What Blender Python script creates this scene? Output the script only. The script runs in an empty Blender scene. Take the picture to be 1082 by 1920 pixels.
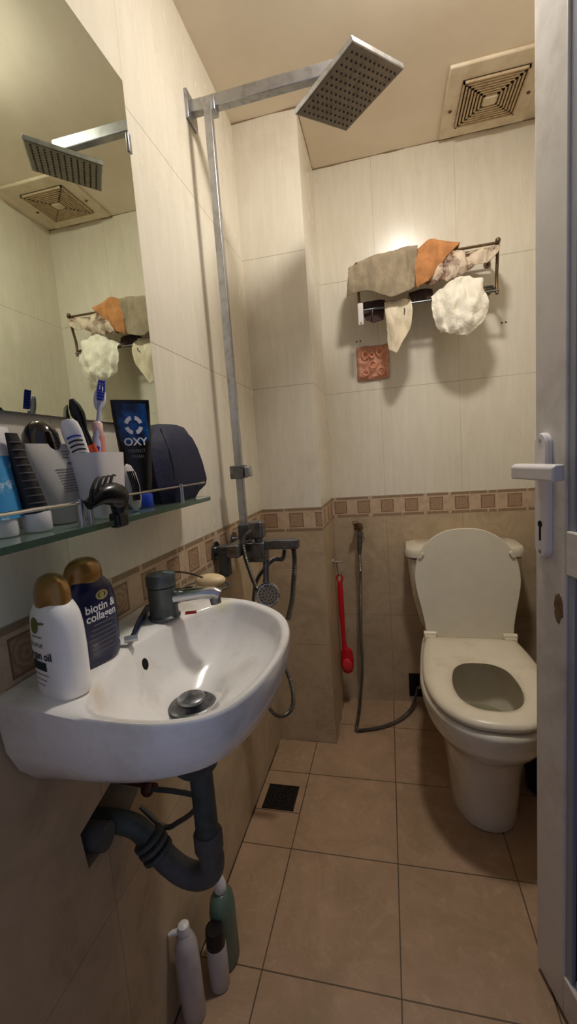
import bpy, bmesh, math, random
from mathutils import Vector, Matrix, noise
PI = math.pi
sc = bpy.context.scene
COL = sc.collection
R_ = random.Random(7)

# ------------------------------------------------------------------ camera
YAW, PITCH, ROLL, FPX = .234, -.12, -.0729, 799.95
CAM = Vector((.4699, 0, 1.1158))
_f0 = Vector((-math.sin(YAW), math.cos(YAW), 0)); _r0 = Vector((math.cos(YAW), math.sin(YAW), 0)); _u0 = Vector((0, 0, 1))
FWD = _f0*math.cos(PITCH) + _u0*math.sin(PITCH); _up = -_f0*math.sin(PITCH) + _u0*math.cos(PITCH)
RGT = _r0*math.cos(ROLL) + _up*math.sin(ROLL); UPV = -_r0*math.sin(ROLL) + _up*math.cos(ROLL)
cd = bpy.data.cameras.new('camera'); cam = bpy.data.objects.new('camera', cd); COL.objects.link(cam)
cd.sensor_fit = 'VERTICAL'; cd.sensor_height = 24; cd.lens = FPX/1920*24; cd.clip_start = .01
m = Matrix((RGT, UPV, -FWD)).transposed().to_4x4(); m.translation = CAM; cam.matrix_world = m
sc.camera = cam

def at(px, py, y):                       # the point at room depth y seen at a pixel of the 1082x1920 photo (used for measuring)
    d = FWD + RGT*((px-541)/FPX) - UPV*((py-960)/FPX)
    return CAM + d*(y/d.y)

# ------------------------------------------------------------------ materials
def lin(c):
    return tuple(((v/255)/12.92 if v/255 <= .04045 else (((v/255)+.055)/1.055)**2.4) for v in c)+(1,)
class NT:
    def __init__(s, name):
        s.m = bpy.data.materials.new(name); s.m.use_nodes = True
        s.t = s.m.node_tree; s.b = s.t.nodes['Principled BSDF']
    def n(s, typ, **k):
        x = s.t.nodes.new(typ)
        for a, v in k.items(): setattr(x, a, v)
        return x
    def set(s, inp, v):
        if isinstance(v, bpy.types.NodeSocket): s.t.links.new(v, inp)
        else: inp.default_value = v
    def M(s, op, a, b=0, c=None, clamp=False):
        x = s.n('ShaderNodeMath', operation=op); x.use_clamp = clamp
        s.set(x.inputs[0], a); s.set(x.inputs[1], b)
        if c is not None: s.set(x.inputs[2], c)
        return x.outputs[0]
    def mix(s, f, a, b, bt='MIX'):
        x = s.n('ShaderNodeMix', data_type='RGBA', blend_type=bt)
        s.set(x.inputs[0], f); s.set(x.inputs[6], a); s.set(x.inputs[7], b); return x.outputs[2]
    def noise(s, vec, scale, detail=4, rough=.6, dist=0):
        x = s.n('ShaderNodeTexNoise'); s.set(x.inputs['Vector'], vec); x.inputs['Scale'].default_value = scale
        x.inputs['Detail'].default_value = detail; x.inputs['Roughness'].default_value = rough; x.inputs['Distortion'].default_value = dist
        return x.outputs['Fac']
    def ramp(s, f, a, b):
        x = s.n('ShaderNodeMapRange'); s.set(x.inputs[0], f); x.inputs[1].default_value = a; x.inputs[2].default_value = b
        return x.outputs[0]
    def vec(s, x_, y_, z_):
        x = s.n('ShaderNodeCombineXYZ'); s.set(x.inputs[0], x_); s.set(x.inputs[1], y_); s.set(x.inputs[2], z_); return x.outputs[0]
    def bump(s, h, strength=.3, dist=.002):
        x = s.n('ShaderNodeBump'); s.set(x.inputs['Height'], h); x.inputs['Strength'].default_value = strength; x.inputs['Distance'].default_value = dist
        s.t.links.new(x.outputs[0], s.b.inputs['Normal'])

def mat(name, col, rough=.5, metal=0, spec=.5, trans=0, ior=1.45, coat=0, var=0, vscale=20, bump=0, bscale=60, alpha=1, dirt=None, dscale=8, dthr=(.5, .75), sss=0):
    t = NT(name); b = t.b
    b.inputs['Roughness'].default_value = rough; b.inputs['Metallic'].default_value = metal
    b.inputs['Specular IOR Level'].default_value = spec; b.inputs['Transmission Weight'].default_value = trans
    b.inputs['IOR'].default_value = ior; b.inputs['Coat Weight'].default_value = coat; b.inputs['Alpha'].default_value = alpha
    if sss: b.inputs['Subsurface Weight'].default_value = sss; b.inputs['Subsurface Scale'].default_value = .01
    c = lin(col); oc = t.n('ShaderNodeTexCoord').outputs['Object']
    nz = t.noise(oc, vscale, 5)
    c2 = tuple(max(0, v*(1-max(var, .03)*2)) for v in c[:3])+(1,)
    out = t.mix(t.ramp(nz, .35, .65), c, c2)
    if dirt: out = t.mix(t.ramp(t.noise(oc, dscale, 6, .65), *dthr), out, lin(dirt))
    t.set(b.inputs['Base Color'], out)
    if bump: t.bump(t.noise(oc, bscale, 4), bump, .003)
    return t.m

def grid_mask(t, u, su, ou, w):          # 1 on a grout line
    f = t.M('FRACT', t.M('DIVIDE', t.M('SUBTRACT', u, ou-100*su), su))
    d = t.M('MULTIPLY', t.M('SUBTRACT', .5, t.M('ABSOLUTE', t.M('SUBTRACT', f, .5))), su)
    return t.M('LESS_THAN', d, w)

def wall_mat(name, axis, ou, sq):
    t = NT(name); g = t.n('ShaderNodeNewGeometry'); sp = t.n('ShaderNodeSeparateXYZ'); t.t.links.new(g.outputs['Position'], sp.inputs[0])
    pos = g.outputs['Position']; u = sp.outputs[axis]; z = sp.outputs[2]
    # upper ivory tile, faint upright veins
    st = t.noise(t.vec(t.M('MULTIPLY', u, 9), 0, t.M('MULTIPLY', z, 1.2)), 4, 6, .65, .6)
    up = t.mix(t.ramp(st, .35, .7), lin((226, 220, 205)), lin((216, 209, 191)))
    up = t.mix(t.M('MULTIPLY', t.ramp(t.noise(pos, 3, 6, .7), .55, .8), .30), up, lin((178, 160, 132)))
    gu = t.M('MAXIMUM', t.M('MULTIPLY', grid_mask(t, u, .308, ou, .0010), .55), grid_mask(t, z, .445, .937, .0012))
    up = t.mix(t.M('MULTIPLY', gu, .6), up, lin((150, 134, 110)))
    # brown stone dado
    n1 = t.noise(pos, 7, 8, .7, .8); n2 = t.noise(pos, 38, 6, .7)
    lo = t.mix(t.ramp(n1, .35, .66), lin((190, 171, 142)), lin((162, 145, 117)))
    lo = t.mix(t.M('MULTIPLY', t.ramp(n2, .45, .75), .45), lo, lin((202, 174, 148)))
    gl = t.M('MAXIMUM', grid_mask(t, u, .308, ou, .0012), grid_mask(t, z, .445, .405, .0014))
    lo = t.mix(t.M('MULTIPLY', gl, .38), lo, lin((96, 78, 58)))
    # border
    f = t.M('SUBTRACT', t.M('FRACT', t.M('DIVIDE', t.M('SUBTRACT', u, sq-.05-10), .1)), .5)
    du = t.M('ABSOLUTE', f); dv = t.M('ABSOLUTE', t.M('DIVIDE', t.M('SUBTRACT', z, .893), .1))
    dm = t.M('MAXIMUM', du, dv)
    rr = t.M('SQRT', t.M('ADD', t.M('MULTIPLY', du, du), t.M('MULTIPLY', dv, dv)))
    sw = t.M('GREATER_THAN', t.M('SINE', t.M('MULTIPLY', t.M('ADD', rr, t.M('MULTIPLY', t.noise(pos, 60, 2), .12)), 62)), .1)
    bd = t.mix(t.ramp(n2, .4, .7), lin((200, 177, 152)), lin((174, 150, 122)))
    sqc = t.mix(sw, lin((152, 125, 99)), lin((172, 144, 118)))
    ln = t.M('MULTIPLY', t.M('GREATER_THAN', t.M('ABSOLUTE', t.M('SUBTRACT', z, .8935)), .033), .75)
    dash = t.M('MULTIPLY', t.M('GREATER_THAN', t.noise(t.vec(t.M('MULTIPLY', u, 3), 0, 0), 9, 2), .42), 1)
    bd = t.mix(t.M('MULTIPLY', ln, dash), bd, lin((122, 98, 72)))
    bd = t.mix(t.M('LESS_THAN', dm, .27), bd, lin((124, 98, 74)))
    bd = t.mix(t.M('LESS_THAN', dm, .235), bd, sqc)
    o = t.mix(t.M('GREATER_THAN', z, .85), lo, bd)
    o = t.mix(t.M('GREATER_THAN', z, .937), o, up)
    t.set(t.b.inputs['Base Color'], o)
    t.set(t.b.inputs['Roughness'], t.M('ADD', t.M('MULTIPLY', t.M('LESS_THAN', z, .937), .22), t.M('ADD', .2, t.M('MULTIPLY', st, .12))))
    h = t.M('SUBTRACT', t.M('MULTIPLY', t.noise(pos, 10, 2), .12), t.M('MAXIMUM', gu, t.M('MULTIPLY', gl, t.M('LESS_THAN', z, .85))))
    t.bump(h, .35, .0015)
    return t.m
def floor_mat():
    t = NT('floor_tile'); g = t.n('ShaderNodeNewGeometry'); sp = t.n('ShaderNodeSeparateXYZ'); t.t.links.new(g.outputs['Position'], sp.inputs[0])
    pos = g.outputs['Position']; x, y = sp.outputs[0], sp.outputs[1]
    n1 = t.noise(pos, 5, 9, .7, 1.2); n2 = t.noise(pos, 22, 7, .7, .5)
    c = t.mix(t.ramp(n1, .32, .68), lin((176, 146, 120)), lin((150, 126, 98)))
    c = t.mix(t.M('MULTIPLY', t.ramp(n2, .55, .75), .5), c, lin((196, 168, 142)))
    vein = t.M('LESS_THAN', t.M('ABSOLUTE', t.M('SUBTRACT', t.noise(pos, 3.5, 6, .6, 2.0), .5)), .006)
    c = t.mix(t.M('MULTIPLY', vein, .18), c, lin((196, 168, 140)))
    c = t.mix(t.M('MULTIPLY', t.ramp(t.noise(pos, 2.6, 6, .7, .4), .52, .8), .55), c, lin((116, 98, 68)))
    gr = t.M('MAXIMUM', grid_mask(t, x, .3, .151, .0016), grid_mask(t, y, .3, .767, .0016))
    cut = t.M('MULTIPLY', t.M('LESS_THAN', t.M('ABSOLUTE', t.M('SUBTRACT', y, 1.192)), .0016), t.M('LESS_THAN', x, .151))
    cut2 = t.M('MULTIPLY', t.M('LESS_THAN', t.M('ABSOLUTE', t.M('SUBTRACT', y, 1.302)), .0012), t.M('LESS_THAN', x, .151))
    gr = t.M('MAXIMUM', gr, t.M('MAXIMUM', cut, t.M('MULTIPLY', cut2, .4)))
    c = t.mix(t.M('MULTIPLY', gr, .85), c, lin((62, 46, 30)))
    t.set(t.b.inputs['Base Color'], c); t.b.inputs['Roughness'].default_value = .42
    t.bump(t.M('SUBTRACT', t.M('MULTIPLY', n2, .3), gr), .4, .0015)
    return t.m
def ceil_mat():
    t = NT('ceiling_paint'); g = t.n('ShaderNodeNewGeometry'); pos = g.outputs['Position']
    c = t.mix(t.ramp(t.noise(pos, 2.2, 6, .65), .4, .75), lin((232, 220, 202)), lin((218, 205, 184)))
    scr = t.M('LESS_THAN', t.M('ABSOLUTE', t.M('SUBTRACT', t.noise(pos, 4, 3, .5, 1.5), .52)), .004)
    c = t.mix(t.M('MULTIPLY', scr, .3), c, lin((226, 214, 196)))
    t.set(t.b.inputs['Base Color'], c); t.b.inputs['Roughness'].default_value = .6; t.bump(t.noise(pos, 30, 4), .12, .002)
    return t.m
M = dict(
 wl=wall_mat('left_wall_tile', 1, .227, .04), wb=wall_mat('back_wall_tile', 0, .456, .262), wc=wall_mat('pillar_side_tile', 1, 1.70, .02), wp=wall_mat('pillar_front_tile', 0, -.02, .13),
 floor=floor_mat(), ceil=ceil_mat(),
 grime=mat('grime', (150, 128, 100), .8, var=.2), grout=mat('dark_grout', (70, 52, 36), .9, var=.2, vscale=60),
 ceramic=mat('basin_ceramic', (244, 242, 239), .16, coat=.4, dirt=(204, 196, 180), dscale=9, dthr=(.5, .8)),
 stain=mat('rust_stain', (196, 160, 118), .3),
 toilet=mat('toilet_ceramic', (218, 212, 194), .14, coat=.4, dirt=(192, 180, 152), dscale=7, dthr=(.5, .85)),
 seatp=mat('seat_plastic', (220, 211, 190), .3, dirt=(192, 176, 146), dscale=9, dthr=(.55, .85)),
 lidp=mat('lid_plastic', (206, 200, 182), .35),
 water=mat('bowl_water', (232, 228, 208), .03, spec=.8, trans=.85, ior=1.33),
 chrome=mat('chrome', (200, 200, 202), .18, 1, var=.1), dchrome=mat('aged_chrome', (140, 142, 146), .33, 1, var=.2, vscale=60, dirt=(92, 86, 78), dscale=30),
 satin=mat('satin_metal', (186, 188, 192), .3, .9, var=.08, dirt=(150, 148, 145), dscale=40), headdark=mat('shower_face', (120, 112, 102), .45, .4, dirt=(90, 80, 70), dscale=40),
 rub=mat('nozzle_rubber', (44, 40, 37), .7), gunm=mat('dull_grey_metal', (92, 98, 100), .42, .6, dirt=(62, 66, 66), dscale=25),
 brass=mat('tarnished_metal', (118, 96, 70), .4, .8, var=.2, vscale=50),
 mirror=mat('mirror_silver', (212, 220, 206), .015, 1, spec=.5), mback=mat('mirror_edge', (120, 130, 120), .3),
 glass=mat('shelf_glass', (196, 226, 214), .04, trans=.85, ior=1.5), gedge=mat('glass_edge', (40, 84, 72), .15, trans=.25, ior=1.5, coat=.5),
 white=mat('white_plastic', (226, 222, 222), .32), whited=mat('cloudy_plastic', (196, 192, 186), .45, trans=.12, var=.06), pvc=mat('grey_pvc', (74, 84, 84), .5, var=.12, dirt=(52, 54, 50), dscale=20), pvc2=mat('dusty_grey_pvc', (92, 92, 92), .6, var=.15, dirt=(70, 60, 52), dscale=18),
 bronze=mat('bronze_cap', (158, 116, 60), .28, .55, coat=.4), bwhite=mat('white_bottle', (246, 244, 242), .28), bblue=mat('indigo_bottle', (26, 28, 66), .25, coat=.2),
 ink=mat('dark_ink', (48, 44, 40), .5), inkw=mat('pale_ink', (222, 220, 226), .5), olive=mat('olive_print', (106, 108, 40), .5), tealblk=mat('dark_teal_print', (18, 40, 44), .5), greyink=mat('grey_ink', (120, 116, 112), .5),
 black=mat('black_plastic', (16, 15, 17), .28), blackm=mat('black_matte', (24, 22, 26), .5, var=.1), darkcap=mat('maroon_black_cap', (22, 10, 12), .12, coat=.6),
 navy=mat('navy_nylon', (15, 20, 54), .7, var=.1, vscale=200, bump=.4, bscale=120), navyd=mat('navy_piping', (12, 14, 30), .6),
 blue=mat('bright_blue', (28, 62, 176), .35), sky=mat('sky_blue', (70, 158, 214), .35, dirt=(205, 226, 236), dscale=45, dthr=(.55, .62)), tnavy=mat('tube_navy', (14, 22, 58), .3, dirt=(22, 88, 160), dscale=26, dthr=(.42, .62)),
 orange=mat('red_orange_plastic', (206, 84, 50), .35), pink=mat('pink_plastic', (226, 150, 136), .3), paleb=mat('pale_violet_plastic', (196, 200, 226), .3, trans=.1), brist=mat('blue_bristles', (50, 72, 196), .6),
 soap=mat('cream_soap', (228, 202, 160), .4, sss=.2), red=mat('red_plastic', (196, 20, 34), .35, coat=.2), redd=mat('tag_red', (200, 50, 50), .5),
 taupe=mat('taupe_towel', (160, 146, 122), .95, var=.12, vscale=40, bump=.8, bscale=300), terra=mat('terracotta_cloth', (202, 140, 88), .95, var=.15, vscale=30, bump=.8, bscale=260),
 lace=mat('patterned_cloth', (214, 198, 176), .95, bump=.6, bscale=200, dirt=(104, 70, 56), dscale=20, dthr=(.45, .6)), creamc=mat('cream_cloth', (226, 214, 188), .95, bump=.6, bscale=180, sss=.1), whitec=mat('white_crinkled_cloth', (236, 230, 214), .95, bump=.9, bscale=120, sss=.1),
 plum=mat('plum_cloth', (74, 56, 52), .95, bump=.5), salmon=mat('salmon_plastic', (212, 152, 124), .5, var=.15, vscale=60, bump=.6, bscale=80),
 doorw=mat('door_upvc', (216, 213, 208), .42, var=.03, dirt=(168, 156, 146), dscale=5, dthr=(.5, .85)), doorb=mat('door_bead', (150, 156, 170), .4), dglass=mat('dark_door_glass', (10, 10, 14), .12), dirtb=mat('chipped_brown', (140, 112, 84), .8, var=.25, vscale=80),
 fan=mat('fan_plastic', (222, 208, 184), .45, dirt=(192, 172, 142), dscale=16, dthr=(.45, .8)), fandark=mat('fan_gap', (52, 38, 24), .85), fanrib=mat('fan_rib', (196, 174, 140), .6, dirt=(150, 124, 92), dscale=50),
 dark=mat('cavity_dark', (16, 13, 11), .95), teal=mat('green_bottle', (88, 112, 98), .35, trans=.1), grnwh=mat('grey_white_plastic', (190, 184, 182), .45, dirt=(160, 150, 142), dscale=22), hose=mat('grey_hose', (120, 114, 106), .35, .6, var=.1), wire=mat('rusty_valve', (92, 52, 44), .5, .4, var=.2, vscale=70),
 drain=mat('drain_grate', (58, 48, 40), .5, .5, var=.2, vscale=60), binb=mat('dark_blue_plastic', (14, 26, 52), .4), yell=mat('yellow_stain', (214, 208, 150), .35), scar=mat('rough_plaster', (186, 166, 134), .8, var=.15, vscale=60, bump=.8),
)
def blob(m, spots):
    nt = m.node_tree; b = nt.nodes['Principled BSDF']; t = NT.__new__(NT); t.m = m; t.t = nt; t.b = b
    src = b.inputs['Base Color'].links[0].from_socket; g = t.n('ShaderNodeNewGeometry'); nz = t.noise(g.outputs['Position'], 45, 5)
    for c, rad, colr, k in spots:
        v = t.n('ShaderNodeVectorMath', operation='DISTANCE'); t.set(v.inputs[0], g.outputs['Position']); v.inputs[1].default_value = c
        f = t.M('MULTIPLY', t.ramp(t.M('ADD', v.outputs['Value'], t.M('MULTIPLY', nz, rad)), rad*1.5, rad*.6), k)
        src = t.mix(f, src, lin(colr))
    t.set(b.inputs['Base Color'], src)
blob(M['ceramic'], [((.125, .425, .85), .030, (206, 172, 128), .6), ((.12, .475, .84), .022, (214, 186, 146), .45), ((.155, .725, .855), .024, (224, 220, 150), .5), ((.11, .63, .858), .025, (214, 196, 160), .45)])
def emis(name, col, s):
    t = NT(name); t.set(t.b.inputs['Base Color'], lin(col)); t.set(t.b.inputs['Emission Color'], lin(col)); t.b.inputs['Emission Strength'].default_value = s
    return t.m

# ------------------------------------------------------------------ mesh helpers
class MB:
    def __init__(s): s.v = []; s.f = []
    def add(s, vs, fs):
        o = len(s.v); s.v += [Vector(p) for p in vs]; s.f += [tuple(i+o for i in f) for f in fs]; return s
    def box(s, c, d, rot=None):
        c = Vector(c); vs = []
        for x in (-.5, .5):
            for y in (-.5, .5):
                for z in (-.5, .5):
                    p = Vector((x*d[0], y*d[1], z*d[2]))
                    if rot is not None: p = rot @ p
                    vs.append(c+p)
        return s.add(vs, [(0, 1, 3, 2), (4, 6, 7, 5), (0, 4, 5, 1), (2, 3, 7, 6), (0, 2, 6, 4), (1, 5, 7, 3)])
    def bb(s, a, b):
        return s.box([(a[i]+b[i])/2 for i in range(3)], [abs(b[i]-a[i]) for i in range(3)])
    def loft(s, rings, cap=True, closed=True, cap0=None, cap1=None):
        n = len(rings[0]); vs = [p for r in rings for p in r]; fs = []
        for i in range(len(rings)-1):
            for j in range(n if closed else n-1):
                k = (j+1) % n; fs.append((i*n+j, i*n+k, (i+1)*n+k, (i+1)*n+j))
        if cap0 if cap0 is not None else cap: fs.append(tuple(range(n-1, -1, -1)))
        if cap1 if cap1 is not None else cap: fs.append(tuple(range((len(rings)-1)*n, len(rings)*n)))
        return s.add(vs, fs)
    def tube(s, path, r, n=12, cap=True, square=False):
        P = [Vector(p) for p in path]; rs = r if isinstance(r, (list, tuple)) else [r]*len(P)
        t = (P[1]-P[0]).normalized(); up = Vector((0, 0, 1)) if abs(t.z) < .9 else Vector((0, 1, 0))
        a = t.cross(up).normalized(); rings = []
        for i, p in enumerate(P):
            if i == 0: tt = P[1]-P[0]
            elif i == len(P)-1: tt = P[-1]-P[-2]
            else: tt = (P[i+1]-P[i]).normalized()+(P[i]-P[i-1]).normalized()
            tt.normalize(); a = (a-tt*a.dot(tt)).normalized(); b = tt.cross(a)
            if square:
                rings.append([p+(a*x+b*y)*rs[i] for x, y in ((-1, -1), (1, -1), (1, 1), (-1, 1))])
            else: rings.append([p+(a*math.cos(2*PI*k/n)+b*math.sin(2*PI*k/n))*rs[i] for k in range(n)])
        return s.loft(rings, cap)
    def lathe(s, prof, o, n=32, sx=1, sy=1, rot=None):
        o = Vector(o); rings = []
        for r, z in prof:
            ring = []
            for k in range(n):
                p = Vector((r*sx*math.cos(2*PI*k/n), r*sy*math.sin(2*PI*k/n), z))
                ring.append(o+(rot @ p if rot is not None else p))
            rings.append(ring)
        return s.loft(rings)
    def grid(s, g):
        nr, nc = len(g), len(g[0])
        return s.add([p for r in g for p in r], [(i*nc+j, i*nc+j+1, (i+1)*nc+j+1, (i+1)*nc+j) for i in range(nr-1) for j in range(nc-1)])
    def sphere(s, o, r, n=16, sc=(1, 1, 1)):
        return s.lathe([(max(1e-4, r*math.sin(PI*i/n)), -r*sc[2]*math.cos(PI*i/n)) for i in range(n+1)], o, 2*n, sc[0], sc[1])

def build(name, mb, mt, parent=None, smooth=40, bevel=0, label=None, solid=0, sub=0):
    me = bpy.data.meshes.new(name); off = Vector((0, 0, 0))
    if parent is not None: off = parent['_o'] if '_o' in parent else parent.location
    off = Vector(off)
    me.from_pydata([tuple(v-off) for v in mb.v], [], mb.f); me.validate()
    bm = bmesh.new(); bm.from_mesh(me); bmesh.ops.recalc_face_normals(bm, faces=bm.faces); bm.to_mesh(me); bm.free()
    o = bpy.data.objects.new(name, me); COL.objects.link(o); me.materials.append(mt if not isinstance(mt, str) else M[mt])
    if smooth:
        for p in me.polygons: p.use_smooth = True
        me.set_sharp_from_angle(angle=math.radians(smooth))
    if bevel:
        b = o.modifiers.new('bevel', 'BEVEL'); b.width = bevel; b.segments = 3; b.limit_method = 'ANGLE'; b.angle_limit = math.radians(50)
    if solid:
        b = o.modifiers.new('solid', 'SOLIDIFY'); b.thickness = solid; b.offset = 0
    if sub:
        b = o.modifiers.new('sub', 'SUBSURF'); b.levels = b.render_levels = sub
    if parent is not None:
        o.parent = parent; OFF[o.name] = off
    if label: o['label'] = label
    return o
OFF = {}
_build = build
def build(name, mb, mt, parent=None, **k):        # geometry is given in room coordinates; children store it relative to the thing's base
    if parent is None: return _build(name, mb, mt, None, **k)
    root = parent
    while root.parent: root = root.parent
    class P: pass
    mb2 = MB(); off = Vector(root.location); mb2.v = [v-off for v in mb.v]; mb2.f = mb.f
    o = _build(name, mb2, mt, None, **k); o.parent = parent
    return o
def thing(name, label, cat, loc, group=None):
    o = bpy.data.objects.new(name, None); COL.objects.link(o); o.location = loc; o.empty_display_size = .03
    o['label'] = label; o['category'] = cat
    if group: o['group'] = group
    return o
def tag(o, label, cat, group=None):
    o['label'] = label; o['category'] = cat
    if group: o['group'] = group
    return o
def struct(name, mb, mt, parent=None, **k):
    o = build(name, mb, mt, parent, **k)
    if parent is None: o['kind'] = 'structure'
    return o
def cr(pts, n, closed=False):                     # Catmull-Rom
    P = [Vector(p) for p in pts]; out = []; N = len(P)
    rng = range(N if closed else N-1)
    for i in rng:
        if closed: p0, p1, p2, p3 = P[i-1], P[i], P[(i+1) % N], P[(i+2) % N]
        else: p0 = P[i-1] if i else P[0]*2-P[1]; p1 = P[i]; p2 = P[i+1]; p3 = P[i+2] if i+2 < N else P[i+1]*2-P[i]
        for k in range(n):
            t = k/n
            out.append(.5*((2*p1)+(-p0+p2)*t+(2*p0-5*p1+4*p2-p3)*t*t+(-p0+3*p1-3*p2+p3)*t**3))
    if not closed: out.append(P[-1])
    return out
def text_mb(body, size, f, align='CENTER', spacing=1, bold=0):
    cu = bpy.data.curves.new('t', 'FONT'); cu.body = body; cu.size = size; cu.align_x = align; cu.align_y = 'CENTER'; cu.resolution_u = 3
    cu.space_character = spacing; cu.offset = bold
    o = bpy.data.objects.new('t', cu); COL.objects.link(o)
    dg = bpy.context.evaluated_depsgraph_get(); me = bpy.data.meshes.new_from_object(o.evaluated_get(dg))
    mb = MB().add([f(v.co.x, v.co.y) for v in me.vertices], [tuple(p.vertices) for p in me.polygons])
    bpy.data.objects.remove(o); bpy.data.curves.remove(cu); bpy.data.meshes.remove(me)
    return mb
def patch(f, u0, u1, v0, v1, nu=8, nv=6):
    return MB().grid([[f(u0+(u1-u0)*j/nu, v0+(v1-v0)*i/nv) for j in range(nu+1)] for i in range(nv+1)])
def disc(f, cu, cv, ru, rv, n=24, inner=0):
    mb = MB()
    if inner: mb.loft([[f(cu+ru*k*math.cos(2*PI*i/n), cv+rv*k*math.sin(2*PI*i/n)) for i in range(n)] for k in (inner, 1)], cap=False)
    else: mb.add([f(cu, cv)]+[f(cu+ru*math.cos(2*PI*i/n), cv+rv*math.sin(2*PI*i/n)) for i in range(n)], [(0, 1+i, 1+(i+1) % n) for i in range(n)])
    return mb

# ------------------------------------------------------------------ room
D, YC, XC, H, W, YF = 1.866, 1.544, .227, 2.27, 1.05, .08
struct('floor', MB().bb((-.1, -.6, -.1), (1.15, D+.1, 0)), 'floor', smooth=0)
struct('ceiling', MB().bb((-.1, YF-.1, H), (1.15, D+.1, H+.1)), 'ceil', smooth=0)
# left wall with the rough opening round the basin waste
hole = [(.485, .600), (.585, .640), (.645, .600), (.640, .555), (.600, .520), (.489, .528)]
hole = [(.482, .585), (.600, .618), (.652, .585), (.648, .548), (.590, .520), (.489, .520)]
def wall_with_hole():
    bm = bmesh.new()
    outer = [(YF-.1, -.1), (D+.1, -.1), (D+.1, H), (YF-.1, H)]
    ov = [bm.verts.new((0, a, b)) for a, b in outer]; hv = [bm.verts.new((0, a, b)) for a, b in hole]
    es = [bm.edges.new((l[i], l[(i+1) % len(l)])) for l in (ov, hv) for i in range(len(l))]
    bmesh.ops.triangle_fill(bm, use_beauty=True, use_dissolve=False, edges=es)
    bm.verts.index_update()
    mb = MB().add([v.co.copy() for v in bm.verts], [tuple(v.index for v in f.verts) for f in bm.faces]); bm.free()
    n = len(hole); r0 = [(0, a, b) for a, b in hole]; r1 = [(-.07, a, b) for a, b in hole]
    mb.loft([r0, r1], cap=False); mb.add(r1, [tuple(range(n))])
    mb.bb((-.2, YF-.1, -.1), (-.09, D+.1, H))
    return mb
struct('wall_left', wall_with_hole(), 'wl', smooth=0)
struct('wall_back', MB().bb((-.1, D, -.1), (W+.1, D+.12, H)), 'wb', smooth=0)
struct('wall_right', MB().bb((W, YF-.1, -.1), (W+.1, D+.1, H)), 'wl', smooth=0)
struct('wall_front', MB().bb((-.1, YF-.1, -.1), (.10, YF, H)).bb((.98, YF-.1, -.1), (W+.1, YF, H)).bb((-.1, YF-.1, 2.08), (W+.1, YF, H)), 'wl', smooth=0)
pil = struct('wall_pillar', MB().bb((-.05, YC, -.05), (XC, D+.02, H)), 'wp', smooth=0)
pil.data.materials.append(M['wc'])
for p in pil.data.polygons:
    if abs(p.normal.x) > .9: p.material_index = 1
# grimy sealant along the ceiling and floor joints
def bead(path, r, seed):
    pts = []; mb = MB()
    for a_, b_ in zip(path, path[1:]): pts += [Vector(a_).lerp(Vector(b_), k/30) for k in range(30)]
    pts.append(Vector(path[-1]))
    rs = [r*(.15+.9*max(0, noise.noise(Vector((p.x*14+seed, p.y*14, p.z*9)))+.45)) for p in pts]
    return mb.tube(pts, rs, 6)
struct('trim_1', bead([(XC, D-.001, H-.001), (.6, D-.001, H-.001), (W, D-.001, H-.001)], .0035, 2), 'grime')
struct('trim_2', bead([(0, YC-.001, H-.001), (XC, YC-.001, H-.001), (XC+.001, D, H-.001)], .003, 5), 'grime')
struct('trim_3', bead([(0, YC-.001, .001), (.12, YC-.004, .001), (XC, YC-.001, .001), (XC+.001, D, .001)], .006, 8), 'grime')
struct('trim_4', bead([(0.001, .5, .001), (.001, 1.0, .001), (.001, YC, .001)], .0035, 1), 'grout')
# dark square opening in the back wall beside the toilet
struct('trim_5', MB().bb((.522, D-.003, .028), (.615, D+.002, .135)), 'dark')

# ------------------------------------------------------------------ ceiling lamp
lamp = thing('ceiling_light', 'round dome ceiling lamp giving warm light above the room', 'ceiling light', (.60, 1.00, H))
build('base', MB().lathe([(.075, -.012), (.08, -.006), (.08, 0)], (.60, 1.00, H)), 'white', lamp)
build('diffuser', MB().lathe([(.0005, -.041), (.030, -.0395), (.052, -.034), (.066, -.026), (.072, -.012)], (.60, 1.00, H), 32), emis('lamp_glow', (255, 247, 237), 195), lamp)

# ------------------------------------------------------------------ exhaust fan
FC = Vector((.852, 1.695, H)); fan = thing('exhaust_fan', 'square yellowed exhaust fan with concentric slotted grille in the ceiling', 'fan', FC)
a = .145
build('panel', MB().bb((FC.x-a, FC.y-.155, H-.012), (FC.x+a, FC.y+.155, H)), 'fan', fan, bevel=.005)
g = .098
build('grille_recess', MB().bb((FC.x-g, FC.y-g, H-.0145), (FC.x+g, FC.y+g, H-.012)), 'fandark', fan, smooth=0)
mb = MB()
for i in range(8):
    q = g-.001-i*.0105; w = .0056
    z0, z1 = H-.021, H-.014
    if q < .02: break
    mb.bb((FC.x-q, FC.y-q, z0), (FC.x+q, FC.y-q+w, z1)).bb((FC.x-q, FC.y+q-w, z0), (FC.x+q, FC.y+q, z1))
    mb.bb((FC.x-q, FC.y-q, z0), (FC.x-q+w, FC.y+q, z1)).bb((FC.x+q-w, FC.y-q, z0), (FC.x+q, FC.y+q, z1))
gr = build('grille', mb, 'fanrib', fan, smooth=0)
build('badge', MB().bb((FC.x-.019, FC.y-.017, H-.024), (FC.x+.019, FC.y+.017, H-.014)), 'fan', gr, bevel=.002)
for sx in (-1, 1): build('screw', MB().lathe([(.005, -.015), (.006, -.012)], (FC.x+sx*.122, FC.y+.02, H)), 'brass', fan)

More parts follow.
